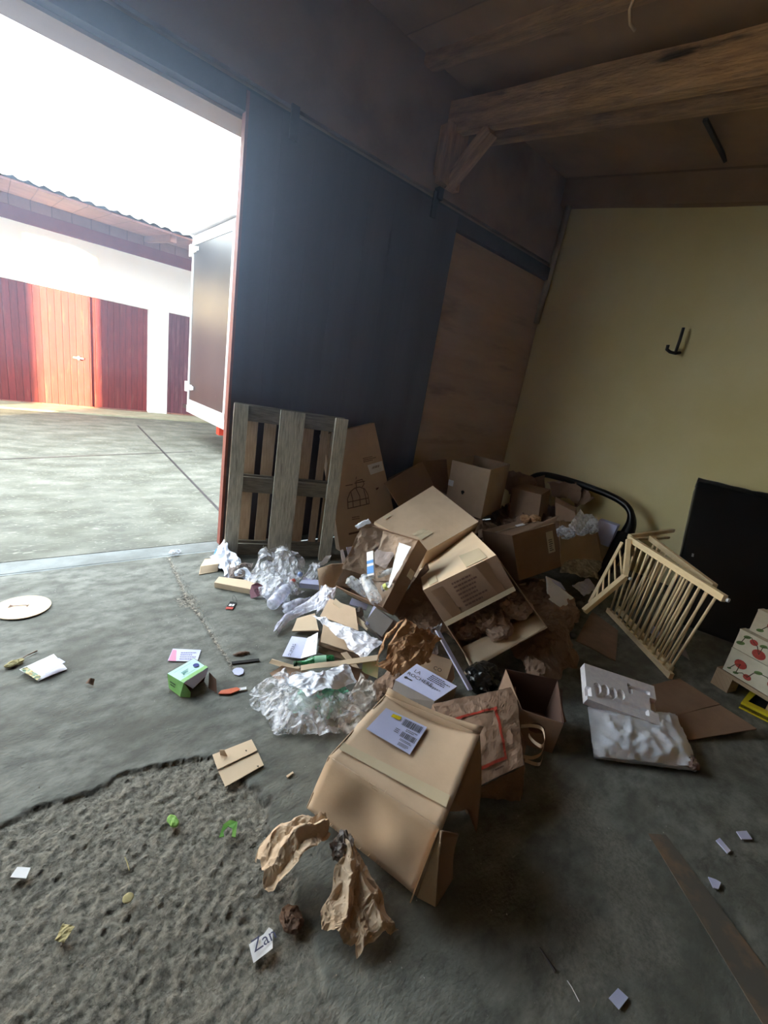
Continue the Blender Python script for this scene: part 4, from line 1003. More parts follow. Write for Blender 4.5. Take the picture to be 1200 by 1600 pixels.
# white plastic bag with blue at the pallet's left foot
wb2 = crump(T(332,875,.03), T(350,900,.02), T(395,905,.03), T(352,845,.14), 34, 30, .035, 12, 40, .03)
single('white_plastic_bag', wb2, mat('white_bag_plastic', srgb(206,214,232), srgb(222,228,240), 8, .35, .3, 30), 'crumpled white plastic bag at the left foot of the pallet', 'bag')
bs = crump(T(333,868,.05), T(344,872,.06), T(348,858,.08), T(338,858,.07), 10, 10, .01, 30, 41)
single('blue_scrap', bs, BLUEC, 'small blue plastic scrap beside the left foot of the pallet', 'plastic')
gk2 = crump(T(358,905,.02), T(390,900,.02), T(395,880,.06), T(355,882,.06), 30, 20, .025, 14, 44, .03)
single('grey_cloth', gk2, mat('grey_brown_cloth', srgb(126,116,112), srgb(146,136,130), 8, .9), 'rumpled grey brown cloth under the pallet between bag and bubble wrap', 'cloth')
sm = carton('small cardboard flap box lying on the floor left of the white bag', {'000': T(311,898,.004), '100': T(340,893,.004), '110': T(346,880,.004), '001': T(313,885,.04), '101': T(341,881,.05), '010': T(318,886,.004)}, (), CBL, seed=3, amp=.001)
# long cardboard profile and plum coloured tag
ep = thing('cardboard_profile', 'long narrow cardboard bar on the floor in front of the pallet', 'cardboard', T(370,915,0))
c = {'000': T(335,918,.004), '100': T(393,929,.004), '001': T(335,910,.045), '101': T(393,921,.045), '011': T(342,901,.045), '111': T(400,908,.045)}
cc_ = frame8(c); 
for k in ('010','110'): cc_[k].z = .004
MB().hexa({(i,j_,k): cc_['%d%d%d' % (i,j_,k)] for i in (0,1) for j_ in (0,1) for k in (0,1)}).build('body', CBL, ep)
tg = thing('plum_tag', 'star cut plum coloured card tag at the right end of the cardboard bar', 'tag', T(402,930,0))
MB().prism([T(392,935,.0), T(402,932,.02), T(414,928,.02), T(411,915,.07), T(402,910,.09), T(393,914,.07), T(390,925,.03)], (-.3,-.9,.2), .003).build('card', PURP, tg)
pm = MB(); cq = T(400,922,.045)+V3((-.003,-.012,.004)); pm.tube([cq+V3((math.cos(a)*.012,0,math.sin(a)*.012)) for a in [k*.5 for k in range(11)]], .002, 4); pm.build('ring_print', INK, tg)
# clear bottle and cup shapes among the plastic
bottle(T(425,945,.05), T(458,908,.09), .042, 'crushed clear plastic bottle leaning on the bubble wrap', film('clear_pet', (.8,.84,1,1), .5, .08), cap=RED, name='plastic_bottle')
bottle(T(445,952,.04), T(485,935,.05), .035, 'ribbed clear plastic bottle lying beside the crushed one', film('clear_pet2', (.8,.84,1,1), .5, .08), name='plastic_bottle')
single('bottle_cap', MB().blob(T(469,897,.12), (.018,.018,.018), 0, .02, 5, 0, 3), mat('blue_grey', srgb(130,150,190)), 'round blue grey plastic ball beside the bubble wrap', 'ball', smooth=True)
single('paper_cup', MB().lathe(T(427,940,.0)+V3((0,0,.012)), (.3,-.5,.15), [(0,.001),(0,.03),(.004,.034),(.05,.001)], 18), LILAC, 'white plastic spoon bowl lying in front of the crushed bottle', 'spoon', smooth=True)
wc = thing('small_white_box', 'small white box leaning against a beige card near the pallet', 'box', T(480,930,.02))
c = {'000': T(468,918,.05), '100': T(498,922,.05), '001': T(468,911,.09), '101': T(498,914,.09), '011': T(474,902,.09), '111': T(497,906,.09)}
cc_ = frame8(c); MB().hexa({(i,j_,k): cc_['%d%d%d' % (i,j_,k)] for i in (0,1) for j_ in (0,1) for k in (0,1)}).build('body', LILAC, wc)
for px, py, z, s_ in ((478,897,.1,3),(487,889,.12,5)):
    pass
gw_ = crump(T(476,905,.08), T(495,905,.10), T(500,880,.16), T(482,880,.14), 20, 20, .03, 18, 50, .02)
single('plastic_packaging', gw_, WRAP, 'scrunched clear wrap behind the small white box', 'plastic')
tp_ = crump(T(493,888,.12), T(506,884,.13), T(518,868,.2), T(510,868,.2), 16, 16, .012, 20, 51)
single('white_tissue', tp_, WHITE, 'small white crumpled tissue right of the pallet foot', 'paper')
bc_ = carton('beige cardboard flap box with open side, between bubble wrap and box of bottles', {'000': T(500,928,.06), '100': T(520,925,.05), '001': T(496,889,.19), '101': T(516,888,.19), '110': T(540,905,.10), '111': T(538,880,.24)}, ('y1',), CB, seed=8, amp=.002)
pw = MB().sheet(T(535,880,.22), T(541,877,.22), T(536,858,.32), T(532,860,.32), 2, 4, .002)
single('white_strip', pw, WHITE, 'thin white paper strip standing behind the beige flap box', 'paper')
lc = MB().sheet(T(544,868,.28), T(552,864,.28), T(553,854,.34), T(541,855,.34), 2, 4, .002)
single('folded_card', lc, LILAC, 'little lilac card at the foot of the tall bird cage box', 'card')
# thin white carrier bag sprawling over the pile
tw = ribbon([T(431,990,.01), T(445,970,.03), T(470,955,.06), T(490,945,.10), T(510,930,.16)], [.04,.06,.10,.14,.14], 70, 24, .010, 20, 3, 4, .008, .02)
t2 = crump(T(495,960,.10), T(520,945,.14), T(525,918,.20), T(500,915,.18), 26, 24, .02, 16, 60, .02)
tw.add(t2.v, t2.f, None); tw.uv = [[(0,0)]*len(f_) for f_ in tw.f]
single('thin_carrier_bag', tw, THINW, 'thin white carrier bag trailing from the pile onto the floor', 'bag')
tw = crump(T(486,960,.13), T(560,985,.18), T(595,1005,.19), T(570,1035,.15), 40, 26, .02, 12, 62, .02)
single('thin_carrier_bag', tw, THINW, 'milky plastic sheet draped over the flattened cartons in the pile', 'bag')
# clear wrap by the rust brown paper
cw = crump(T(650,1040,.14), T(680,1020,.16), T(692,975,.26), T(665,985,.26), 30, 30, .03, 12, 64, .02)
single('plastic_packaging', cw, WRAP, 'clear plastic wrap between rust brown paper and white strip', 'plastic')
# white long strip
ws = MB().bar(T(683,985,.24), T(735,1078,.10), .035, .008, (0.3,.2,1))
single('white_plastic_strip', ws, LILAC, 'long straight white plastic strip pointing down to the paper bag', 'strip')
bg_ = MB().blob(T(755,1058,.05), (.12,.08,.06), .2, .6, 10, 66, 4, zmin=.003, fine=.2)
single('black_bin_bag', bg_, mat('black_film', srgb(26,28,30), None, rough=.25), 'shiny black plastic bag under the lower edge of the printed box', 'bag')

# flattened cartons and strips in the middle
def slab(label, pts, th=.012, mt=None, name='flattened_carton', cat='cardboard', amp=.004, seed=0, group=None):
    m_ = MB().sheet(*pts, nu=10, nv=8, th=th, fn=lambda u, v, p: amp*smooth_n(p, 9, seed))
    return single(name, m_, mt or CB, label, cat, group)
slab('pale torn cardboard flap lying on the floor beside the thin carrier bag', [T(456,986,.02), T(498,985,.05), T(492,958,.09), T(464,966,.05)], .008, CBL)
slab('long cardboard panel under the milky plastic sheet', [T(500,962,.10), T(560,985,.13), T(555,950,.19), T(515,935,.17)], .01, CB)
slab('thick cardboard edge running down below the bottle box', [T(520,942,.17), T(573,985,.12), T(577,978,.14), T(524,935,.19)], .012, CBL)
slab('folded carton wedge under the milky plastic sheet, light face up', [T(501,1003,.10), T(567,1024,.10), T(562,1010,.14), T(505,975,.15)], .012, CB)
slab('brown carton layer beneath the folded wedge', [T(497,1008,.06), T(566,1030,.06), T(566,1018,.09), T(502,990,.10)], .012, CBD)
slab('lowest brown carton layer of the wedge stack', [T(497,1018,.03), T(560,1038,.03), T(564,1024,.06), T(500,1000,.06)], .012, CBD)
slab('frayed pale cardboard strip left of the green bottle', [T(420,1036,.03), T(462,1050,.03), T(470,1042,.05), T(424,1030,.05)], .014, CBL, seed=3)
slab('brown carton corner under the frayed strip', [T(421,1052,.01), T(440,1068,.01), T(500,1052,.04), T(440,1040,.05)], .02, CBD, seed=4)
slab('long narrow cardboard strip arching over the bubble wrap', [T(470,1048,.11), T(592,1031,.17), T(591,1023,.18), T(470,1040,.12)], .006, CBL, seed=5, amp=.01)
slab('crossed cardboard sliver beside the green bottle', [T(533,1020,.10), T(560,1052,.07), T(566,1050,.07), T(542,1018,.10)], .006, CB, seed=6)
slab('green and cream printed card behind the cardboard strip', [T(565,1050,.11), T(590,1060,.10), T(592,1034,.15), T(568,1032,.16)], .003, mat('cream_green_card', srgb(176,200,140), srgb(206,190,150), 14, .6), name='printed_card', cat='card')
slab('ragged brown cardboard under the white wrapping paper', [T(535,1065,.08), T(570,1068,.08), T(580,1050,.11), T(545,1040,.13)], .006, CBD, seed=8)
slab('white plastic block lying in the dark gap under the box of bottles', [T(546,943,.20), T(572,953,.17), T(575,945,.19), T(550,934,.22)], .012, LILAC, name='plastic_block', cat='plastic')
gb_ = crump(T(553,965,.14), T(570,975,.12), T(568,950,.18), T(552,950,.18), 16, 16, .02, 18, 70)
single('crumpled_tissue', gb_, GREYP, 'grey crumpled tissue left of the small grey box', 'paper')
bottle(T(522,1032,.10), T(460,1037,.075), .03, 'green glass bottle lying in the pile, neck to the left', GBOT, cap=mat('dark_green_cap', srgb(30,66,44)), lab=mat('pale_green_label', srgb(140,190,160)), name='green_bottle', neck=.4)
# printed leaflet with lettering
lf = thing('sales_leaflet', 'white leaflet with capital lettering beside the wedge of cartons', 'leaflet', T(470,1015,.02))
la, lb_, lc_, ld_ = T(441,1025,.01), T(470,1029,.02), T(480,997,.07), T(456,994,.05)
MB().sheet(la, lb_, lc_, ld_, 6, 6, .002).build('page', LILAC, lf)
MB().sheet(lb_, T(494,1022,.06), T(497,988,.11), lc_, 10, 10, .001, lambda u, v, p: .004*ridged(p, 40, 1)).build('crinkled_pouch', FOILW, lf)
letters('SUPERS', la*.55+lb_*.45+V3((0,0,.006)), ld_-la, la-lb_, .026, .003).build('page_print', INK, lf)

# ------------------------------------------------------------------ background clutter in the corner
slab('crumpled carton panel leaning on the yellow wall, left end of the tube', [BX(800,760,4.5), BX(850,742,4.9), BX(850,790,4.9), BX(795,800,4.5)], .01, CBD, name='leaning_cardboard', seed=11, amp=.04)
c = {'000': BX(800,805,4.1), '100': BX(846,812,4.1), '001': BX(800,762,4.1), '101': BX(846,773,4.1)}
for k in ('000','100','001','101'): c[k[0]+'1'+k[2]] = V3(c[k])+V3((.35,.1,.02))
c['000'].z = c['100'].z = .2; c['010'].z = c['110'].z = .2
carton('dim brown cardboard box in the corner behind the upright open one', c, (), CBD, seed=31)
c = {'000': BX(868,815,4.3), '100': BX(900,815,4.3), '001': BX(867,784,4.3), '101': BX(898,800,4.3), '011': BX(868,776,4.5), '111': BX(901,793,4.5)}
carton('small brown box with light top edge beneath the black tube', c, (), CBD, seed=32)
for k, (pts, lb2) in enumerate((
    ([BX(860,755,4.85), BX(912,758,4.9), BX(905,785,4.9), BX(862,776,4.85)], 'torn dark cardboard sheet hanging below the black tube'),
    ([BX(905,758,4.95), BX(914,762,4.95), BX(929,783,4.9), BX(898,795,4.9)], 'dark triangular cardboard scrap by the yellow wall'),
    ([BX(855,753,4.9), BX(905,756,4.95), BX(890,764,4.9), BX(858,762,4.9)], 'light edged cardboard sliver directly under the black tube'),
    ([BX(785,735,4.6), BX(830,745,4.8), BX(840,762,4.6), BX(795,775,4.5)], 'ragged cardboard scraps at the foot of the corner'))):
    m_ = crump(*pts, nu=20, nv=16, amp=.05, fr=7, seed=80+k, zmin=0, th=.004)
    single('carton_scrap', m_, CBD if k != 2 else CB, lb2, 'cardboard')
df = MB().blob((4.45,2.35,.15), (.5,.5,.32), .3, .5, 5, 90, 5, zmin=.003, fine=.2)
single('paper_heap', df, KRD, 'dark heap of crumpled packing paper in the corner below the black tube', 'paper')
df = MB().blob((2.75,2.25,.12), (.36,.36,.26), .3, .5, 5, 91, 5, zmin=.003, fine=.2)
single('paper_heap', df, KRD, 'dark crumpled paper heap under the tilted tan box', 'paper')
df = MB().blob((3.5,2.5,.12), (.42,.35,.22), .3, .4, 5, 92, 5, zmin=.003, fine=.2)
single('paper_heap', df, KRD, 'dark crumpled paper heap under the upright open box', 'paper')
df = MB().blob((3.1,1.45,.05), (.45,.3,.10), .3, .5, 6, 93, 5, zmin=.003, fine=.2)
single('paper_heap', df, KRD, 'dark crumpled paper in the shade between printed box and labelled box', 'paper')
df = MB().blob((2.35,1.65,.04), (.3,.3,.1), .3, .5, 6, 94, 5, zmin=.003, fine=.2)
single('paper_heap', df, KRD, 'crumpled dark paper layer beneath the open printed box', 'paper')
fo = crump(T(875,895,.12), T(935,905,.10), T(940,875,.16), T(880,868,.20), 30, 20, .03, 9, 95, .04)
single('foam_sheet', fo, film('grey_film', (.55,.52,.45,1), .7, .3), 'dim translucent packing film below the grey brown open box', 'plastic')
pi = MB().blob(T(870,935,.13), (.10,.12,.10), .5, .25, 6, 96, 5, zmin=.02, fine=.04)
we = thing('padded_envelope', 'white padded envelope standing up right of the printed box', 'envelope', T(870,960,.05))
MB().sheet(T(858,962,.08), T(890,955,.08), T(896,934,.14), T(853,900,.24), 16, 16, .008, lambda u, v, p: .02*math.sin(math.pi*u)*math.sin(math.pi*v)+.006*ridged(p, 14, 3)).build('envelope', WHITE, we, True)
MB().sheet(T(853,900,.24), T(872,915,.20), T(884,922,.18), T(876,910,.20), 6, 6, .003).build('flap', LILAC, we)
tsu = crump(T(894,915,.10), T(912,932,.06), T(932,920,.07), T(920,903,.12), 20, 20, .012, 20, 97, .01)
single('white_tissue', tsu, LILAC, 'pale tissue scrap right of the white padded envelope', 'paper')
for k, (px, py, r, z) in enumerate(((906,945,.035,.05),(895,993,.022,.03),(893,943,.02,.04),(912,938,.018,.05))):
    single('glass_marble', MB().blob(T(px, py, z), (r, r, r), 0, .05, 5, k, 3), mat('dull_glass%d' % k, srgb(96,98,92), None, rough=.2), ('largest dull round bulb', 'small dull bulb near the kraft heap', 'small bulb touching the envelope', 'tiny bulb under the tissue scrap')[k] + ' at the left foot of the wooden pen', 'bulb', smooth=True)
slab('long dark cardboard strip below the box with the address label', [T(810,913,.14), T(850,905,.14), T(852,925,.10), T(826,920,.10)], .006, CB, seed=22)
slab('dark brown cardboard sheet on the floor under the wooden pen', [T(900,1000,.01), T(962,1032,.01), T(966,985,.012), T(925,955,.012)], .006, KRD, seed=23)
# bent black tube
tu = thing('bent_tube_frame', 'thick bent black tube frame in front of the yellow wall', 'tube', BX(985,850,4.9).xy.to_3d())
tpts = [BX(828,748,5.0), BX(838,743,4.98), BX(855,742,4.95), BX(890,751,4.9), BX(925,763,4.88), BX(955,775,4.86), BX(975,787,4.84), BX(985,800,4.82), BX(986,818,4.8), BX(978,838,4.76), BX(968,860,4.7)]
sp = []
for i in range(len(tpts)-1):
    for s_ in range(5):
        t_ = s_/5; a_, b_, c_, d_ = tpts[max(i-1,0)], tpts[i], tpts[i+1], tpts[min(i+2, len(tpts)-1)]
        sp.append(0.5*((2*b_)+(c_-a_)*t_+(2*a_-5*b_+4*c_-d_)*t_*t_+(3*b_-a_-3*c_+d_)*t_**3))
sp.append(tpts[-1]); 
MB().tube(sp, [.035]*36 + [.035+.004*k for k in range(len(sp)-36)], 14).build('tube', BLK, tu, True)
MB().tube([BX(975,835,4.74), BX(958,870,4.6), T(940,900,.02)], [.075,.07,.06], 12).build('thick_end', BLKM, tu, True)

# ------------------------------------------------------------------ wooden playpen
pen = thing('wooden_playpen', 'folded wooden playpen of pale rods standing askew beside the pile', 'playpen', T(1049,1057,0))
b0, b1 = T(1049,1057,.02), T(950,953,.02)
t0, t1 = T(1130,934,.66), T(983,841,.70)
MB().bar(b0, b1, .028, .04).build('bottom_rail', PINE, pen); MB().bar(t0 + (t0-t1).normalized()*.01, t1, .03, .042).build('top_rail', PINE, pen)
for k in range(14):
    f_ = .045 + k*.07
    MB().tube([lerp(b0, b1, f_), lerp(t0, t1, f_)], .008, 8).build('rod', PINE, pen, True)
# second panel folded just behind
b2, b3 = b0+V3((.10,.03,.0)), b1+V3((.14,-.02,.0)); t2_, t3_ = T(1118,922,.66)+V3((.06,.02,0)), T(1013,842,.68)+V3((.05,0,0))
MB().bar(b2, b3, .028, .04).build('bottom_rail', PINE, pen); MB().bar(t2_, t3_, .03, .04).build('top_rail', PINE, pen)
for k in range(12):
    f_ = .05 + k*.078
    MB().tube([lerp(b2, b3, f_), lerp(t2_, t3_, f_)], .008, 8).build('rod', PINE, pen, True)
# end panel swung out to the left
l0, l1 = T(977,901,.46), T(913,955,.18); l2, l3 = T(972,848,.66), T(921,942,.22)
MB().bar(l0, l1, .035, .04).build('end_rail', PINE, pen); MB().bar(l2, l3, .02, .03).build('end_rail', PINE, pen)
MB().bar(T(982,843,.70), l0, .03, .03).build('end_post', PINE, pen)
for k in range(6):
    f_ = .08+k*.16; MB().tube([lerp(l0, l1, f_), lerp(l2, l3, f_)], .007, 8).build('rod', PINE, pen, True)
MB().bar(T(983,838,.70), BX(1052,829,4.75), .025, .03).build('top_rail', PINE, pen)
MB().bar(T(990,843,.66), BX(1045,840,4.7), .02, .02).build('top_rail', PINE, pen)
MB().lathe(t0+V3((-.01,-.02,0)), (-.3,-.9,0), [(0,.0),(0,.012),(.012,.012),(.012,0)], 12).build('screw_cap', ALU, pen)
MB().lathe(l0+V3((-.0,-.03,0)), (-.3,-.9,0), [(0,.0),(0,.012),(.012,.012),(.012,0)], 12).build('screw_cap', ALU, pen)
slab('glossy leaflet on the floor behind the wooden playpen', [T(1050,1012,.008), T(1078,1032,.008), T(1068,1008,.01), T(1045,995,.01)], .002, GREYP, name='leaflet', cat='leaflet')
slab('scattered pale paper piece on the floor inside the wooden playpen', [T(1012,985,.008), T(1030,1000,.008), T(1030,985,.01), T(1018,975,.01)], .002, LILAC, name='leaflet', cat='leaflet')

# ------------------------------------------------------------------ large black case leaning on the wall
cs = thing('black_case', 'big glossy black case leaning against the yellow wall on the right', 'case', (4.5,.5,0))
B0 = T(1043,966,.01); B1 = B0 + (T(1142,1000,.01)-B0)*1.05; TL = BX(1090,750,4.86); TR = TL + V3((.0,-.62,.0))*1.25
B1 = T(1142,1000,.01) + V3((-.02,-.1,0)); TR = BX(1200,775,4.86) + V3((0,-.12,-.01))
B1 = B0 + (B1-B0)*1.6; TR = TL + (TR-TL)*1.6
nb3 = (B1-B0).cross(TL-B0).normalized()
if nb3.x < 0: nb3 = -nb3
bm = bmesh.new(); vs = [bm.verts.new(p) for p in (B0,B1,TR,TL,B0+nb3*.22,B1+nb3*.22,TR+nb3*.22,TL+nb3*.22)]
for f_ in ((0,1,2,3),(7,6,5,4),(0,4,5,1),(1,5,6,2),(2,6,7,3),(3,7,4,0)): bm.faces.new([vs[i] for i in f_])
bmesh.ops.recalc_face_normals(bm, faces=bm.faces); bmesh.ops.bevel(bm, geom=bm.edges[:], offset=.03, segments=3, affect='EDGES', profile=.6)
cm_ = MB(); bm.verts.index_update(); cm_.add([v.co.copy() for v in bm.verts], [[v.index for v in f_.verts] for f_ in bm.faces]); bm.free()
cm_.build('shell', BLK, cs, True)
MB().sheet(TL-nb3*.004+V3((0,0,.02)), TR-nb3*.004+V3((0,0,.02)), TR+nb3*.2+V3((0,0,.03)), TL+nb3*.2+V3((0,0,.03)), 20, 6, .008, lambda u, v, p: .02*ridged(p, 7, 2)).build('crumpled_cover', mat('dusty_black', srgb(44,42,38), srgb(60,56,50), 8, .7), cs)
lp_ = intersect_line_plane(CAM, CAM+_ray(1080,870), B0-nb3*.002, nb3)
bz = MB().box(lp_, (B1-B0).normalized()*.05, (TL-B0).normalized()*.03, -nb3*.012).build('glint_block', ALU, cs)  # small bright metal block stands in for the glossy highlight on the shell

# ------------------------------------------------------------------ tomato crates on a little pallet, yellow crate
pbk = T(1118,1066,.0)
p0 = T(1129,1045,.13); pe = T(1172,1071,.13); eu = (pe-p0); eu.z = 0; eu = eu.normalized(); ev = V3((-eu.y, eu.x, 0)); ev = ev if ev.x > 0 else -ev
sp_ = thing('small_pallet', 'small wooden pallet under the tomato crates', 'pallet', p0.xy.to_3d())
for k in range(3): MB().box(p0 - eu*.03 + eu*(.0+.30*k) + V3((0,0,-p0.z+.0)), eu*.1, ev*.1, V3((0,0,.10))).build('block', NEWW, sp_)
for k in range(3): MB().box(p0 - eu*.03 + ev*(.25*k) + V3((0,0,-.03)), eu*.75, ev*.1, V3((0,0,.024))).build('deck_board', NEWW, sp_)
CRM = mat('printed_white_card', srgb(196,188,166), srgb(214,206,186), 8, .7)
TOM = mat('tomato_red_print', srgb(150,46,38), srgb(178,70,54), 25, .5); LFP = mat('leaf_green_print', srgb(70,98,48), srgb(96,120,60), 30, .6); STM = mat('stem_print', srgb(70,60,44))
def crate(o, h, label, fruits, w_=.5):
    t = thing('tomato_crate', label, 'crate', o, 'printed tomato crates')
    m_ = MB().box(o, eu*w_, ev*.35, V3((0,0,h*.94)))
    m_.build('body', CRM, t)
    MB().box(o+V3((0,0,h*.94))-ev*.005, eu*w_, ev*.06, V3((0,0,h*.06))).build('rim', CRM, t)
    nf = -ev; red = MB(); lf_ = MB(); st = MB()
    def disc(mb, u, v, ru, rv, rot=0.0, n=14):
        cc = o + eu*u + V3((0,0,v)) + nf*.002
        pts = [cc + eu*(ru*math.cos(a)*math.cos(rot)-rv*math.sin(a)*math.sin(rot)) + V3((0,0,1))*(ru*math.cos(a)*math.sin(rot)+rv*math.sin(a)*math.cos(rot)) for a in [k*2*math.pi/n for k in range(n)]]
        mb.add([cc]+pts, [[0,k+1,(k+1) % n+1] for k in range(n)])
    for (kind, u, v, r) in fruits:
        if kind == 'r': disc(red, u, v, r, r*.82)
        else: disc(lf_, u, v, r, r*.5, .4)
    for (a, b) in zip(fruits[:-1], fruits[1:]):
        pa = o+eu*a[1]+V3((0,0,a[2]))+nf*.0012; pb_ = o+eu*b[1]+V3((0,0,b[2]))+nf*.0012
        st.tube([pa, (pa+pb_)/2+V3((0,0,.015)), pb_], .0022, 4)
    st.build('stem_print', STM, t); red.build('tomato_print', TOM, t); lf_.build('leaf_print', LFP, t)
H1 = VZ(p0, 1157, 982) - p0.z
crate(p0, H1*.55, 'lowest cream crate printed with red tomatoes on the little pallet', [('g',.03,H1*.1,.012),('r',.075,H1*.30,.034),('g',.07,H1*.08,.016),('r',.13,H1*.12,.022),('g',.17,H1*.33,.022),('r',.26,H1*.25,.034),('g',.3,H1*.1,.02),('r',.36,H1*.3,.03)])
crate(p0+V3((0,0,H1*.56)), H1*.44, 'middle cream crate with red and green tomatoes printed', [('g',.03,H1*.16,.024),('g',.05,H1*.34,.02),('r',.09,H1*.30,.022),('r',.135,H1*.12,.036),('g',.14,H1*.32,.02),('r',.24,H1*.22,.034),('g',.3,H1*.1,.02)])
crate(p0+V3((0,0,H1*1.02))+ev*.03+eu*.03, H1*.5, 'topmost cream crate printed with a red tomato', [('g',.05,H1*.1,.02),('r',.10,H1*.28,.03),('g',.16,H1*.12,.02),('r',.22,H1*.22,.034)])
yc = thing('yellow_crate', 'bright yellow plastic crate with black inside at the right edge', 'crate', T(1180,1100,0))
y0, y1, y2, y3 = T(1154,1106,.004), T(1206,1132,.004), T(1262,1094,.004), T(1180,1073,.004)
def wallq(a, b, inset, hh=.045):
    ce = (y0+y2)/2; ai = a + (ce-a).normalized()*inset; bi = b + (ce-b).normalized()*inset; h_ = V3((0,0,hh))
    return MB().hexa({(0,0,0): a, (1,0,0): b, (0,1,0): ai, (1,1,0): bi, (0,0,1): a+h_, (1,0,1): b+h_, (0,1,1): ai+h_, (1,1,1): bi+h_})
for a, b in ((y0,y1),(y1,y2),(y2,y3),(y3,y0)): wallq(a, b, .055).build('side', YP, yc)
MB().prism([y0+V3((0,0,.01)), y1+V3((0,0,.01)), y2+V3((0,0,.01)), y3+V3((0,0,.01))], (0,0,1), .02).build('base', BLKM, yc)

# ------------------------------------------------------------------ styrofoam, foil package, flat cardboard
slab('large flat cardboard sheet on the floor right of the styrofoam', [T(1078,1156,.012), T(1182,1138,.05), T(1125,1101,.03), T(1035,1124,.03)], .006, CBD, name='cardboard_sheet', seed=40)
slab('creased cardboard sheet lying behind the styrofoam', [T(1035,1123,.03), T(1125,1100,.03), T(1062,1060,.012), T(990,1076,.012)], .006, CBD, name='cardboard_sheet', seed=41)
fk = thing('wrapped_package', 'flat package in crinkled white foil under the styrofoam tray', 'package', T(1000,1180,0))
def pk(u, v, p): return .035*(1-(2*u-1)**4)*(1-(2*v-1)**4) + .02*ridged(p, 11, 3)
MB().sheet(T(928,1182,.03), T(1092,1200,.03), T(1055,1115,.08), T(918,1105,.10), 40, 30, 0, pk).sheet(T(918,1105,.01), T(1055,1115,.01), T(1086,1205,.004), T(928,1185,.004), 20, 16, 0).sheet(T(928,1185,.003), T(1086,1205,.003), T(1092,1200,.03), T(928,1182,.03), 30, 4, 0, lambda u, v, p: .006*ridged(p, 12, 1)).build('foil', FOILW, fk, True)
MB().blob(T(1077,1190,.03), (.05,.04,.022), .5, .5, 14, 8, 4, zmin=.003, fine=.2).build('twisted_end', mat('clear_brown_film', srgb(120,100,96), None, rough=.2), fk)
# styrofoam tray: a slab with moulded hollows
fa_, fb2, fc_, fd_ = T(918,1092,.16), T(1032,1134,.10), T(1022,1072,.17), T(913,1036,.22)
st_ = thing('styrofoam_tray', 'white styrofoam packing tray with moulded hollows', 'tray', T(960,1120,0))
fn_ = (fb2-fa_).cross(fd_-fa_).normalized(); fn_ = fn_ if fn_.z > 0 else -fn_
NU, NV = 90, 54; vs = []
hol = lambda u, v, u0, u1, v0, v1, s=.012: min(max(min(u-u0, u1-u)/s, 0), 1)*min(max(min(v-v0, v1-v)/(s*1.6), 0), 1)
for j_ in range(NV+1):
    for i in range(NU+1):
        u, v = i/NU, j_/NV; p = fa_*(1-u)*(1-v)+fb2*u*(1-v)+fc_*u*v+fd_*(1-u)*v
        d = 0
        for uu, vv in ((.16,.40),(.27,.42),(.38,.42),(.49,.44)): d = max(d, (1 if ((u-uu)/.05)**2+((v-vv)/.13)**2 < 1 else 0)*.6)
        d = max(d, hol(u,v,.14,.86,.14,.30)*.8, hol(u,v,.60,.66,.56,.82)*.7, hol(u,v,.60,.92,.70,.80)*.7, hol(u,v,.90,1.02,.30,.62)*.8, hol(u,v,-.02,.06,.1,.35)*.9)
        vs.append(p - fn_*.022*d)
W = NU+1; m_ = MB(); m_.add(vs, [[j_*W+i, j_*W+i+1, (j_+1)*W+i+1, (j_+1)*W+i] for j_ in range(NV) for i in range(NU)])
cor = [0, NU, NV*W+NU, NV*W]; seq = [list(range(0, NU+1)), [j_*W+NU for j_ in range(NV+1)], [NV*W+i for i in range(NU, -1, -1)], [j_*W for j_ in range(NV, -1, -1)]]
for sq in seq:
    a_ = [V3(vs[k]) for k in sq]; b_ = [p - fn_*.045 for p in [fa_*(1-u)*(1-v)+fb2*u*(1-v)+fc_*u*v+fd_*(1-u)*v for u, v in [((k % W)/NU, (k//W)/NV) for k in sq]]]
    m_.add(a_+b_, [[k, len(a_)+k, len(a_)+k+1, k+1] for k in range(len(a_)-1)])
bt_ = [fa_-fn_*.045, fd_-fn_*.045, fc_-fn_*.045, fb2-fn_*.045]; m_.add(bt_, [[0,1,2,3]])
m_.build('moulded_slab', FOAM, st_)
hm = MB().blob(T(925,1085,.10), (.05,.05,.05), 0, .3, 6, 3, 3, zmin=.003)

# ------------------------------------------------------------------ paper carrier bag
bagt = thing('paper_bag', 'brown paper carrier bag with red frame print lying behind the front box', 'bag', T(750,1200,0))
ga, gb2, gc2, gd2 = T(676,1100,.20), T(806,1073,.17), T(818,1195,.14), T(742,1232,.14)
def bagf(u, v, p): return .02*math.sin(math.pi*u)*math.sin(math.pi*v) + .009*ridged(p, 11, 5)
top = MB().sheet(gd2, gc2, gb2, ga, 44, 44, 0, bagf)
bgo = top.build('front_panel', mat('bag_paper', srgb(150,122,104), srgb(172,144,124), 6, .55, .3, 40, bdist=.006), bagt)
sd_ = MB(); sd_.sheet(gc2, T(815,1250,.03), T(822,1160,.01), gb2+V3((.02,0,-.1)), 20, 12, 0, lambda u, v, p: .012*ridged(p, 12, 6))
sd_.sheet(gd2, T(750,1245,.06), T(815,1252,.02), gc2, 20, 16, 0, lambda u, v, p: .015*ridged(p, 12, 7))
sd_.sheet(ga, gb2, gb2+V3((.04,.02,-.16)), ga+V3((.04,.02,-.19)), 20, 12, 0, lambda u, v, p: .01*ridged(p, 12, 8))
sd_.sheet(ga, ga+V3((-.01,.0,-.18)), gd2+V3((0,0,-.13)), gd2, 12, 12, 0)
sd_.build('gusset', KRD, bagt)
bn = (gc2-gd2).cross(ga-gd2).normalized(); bn = bn if bn.z > 0 else -bn
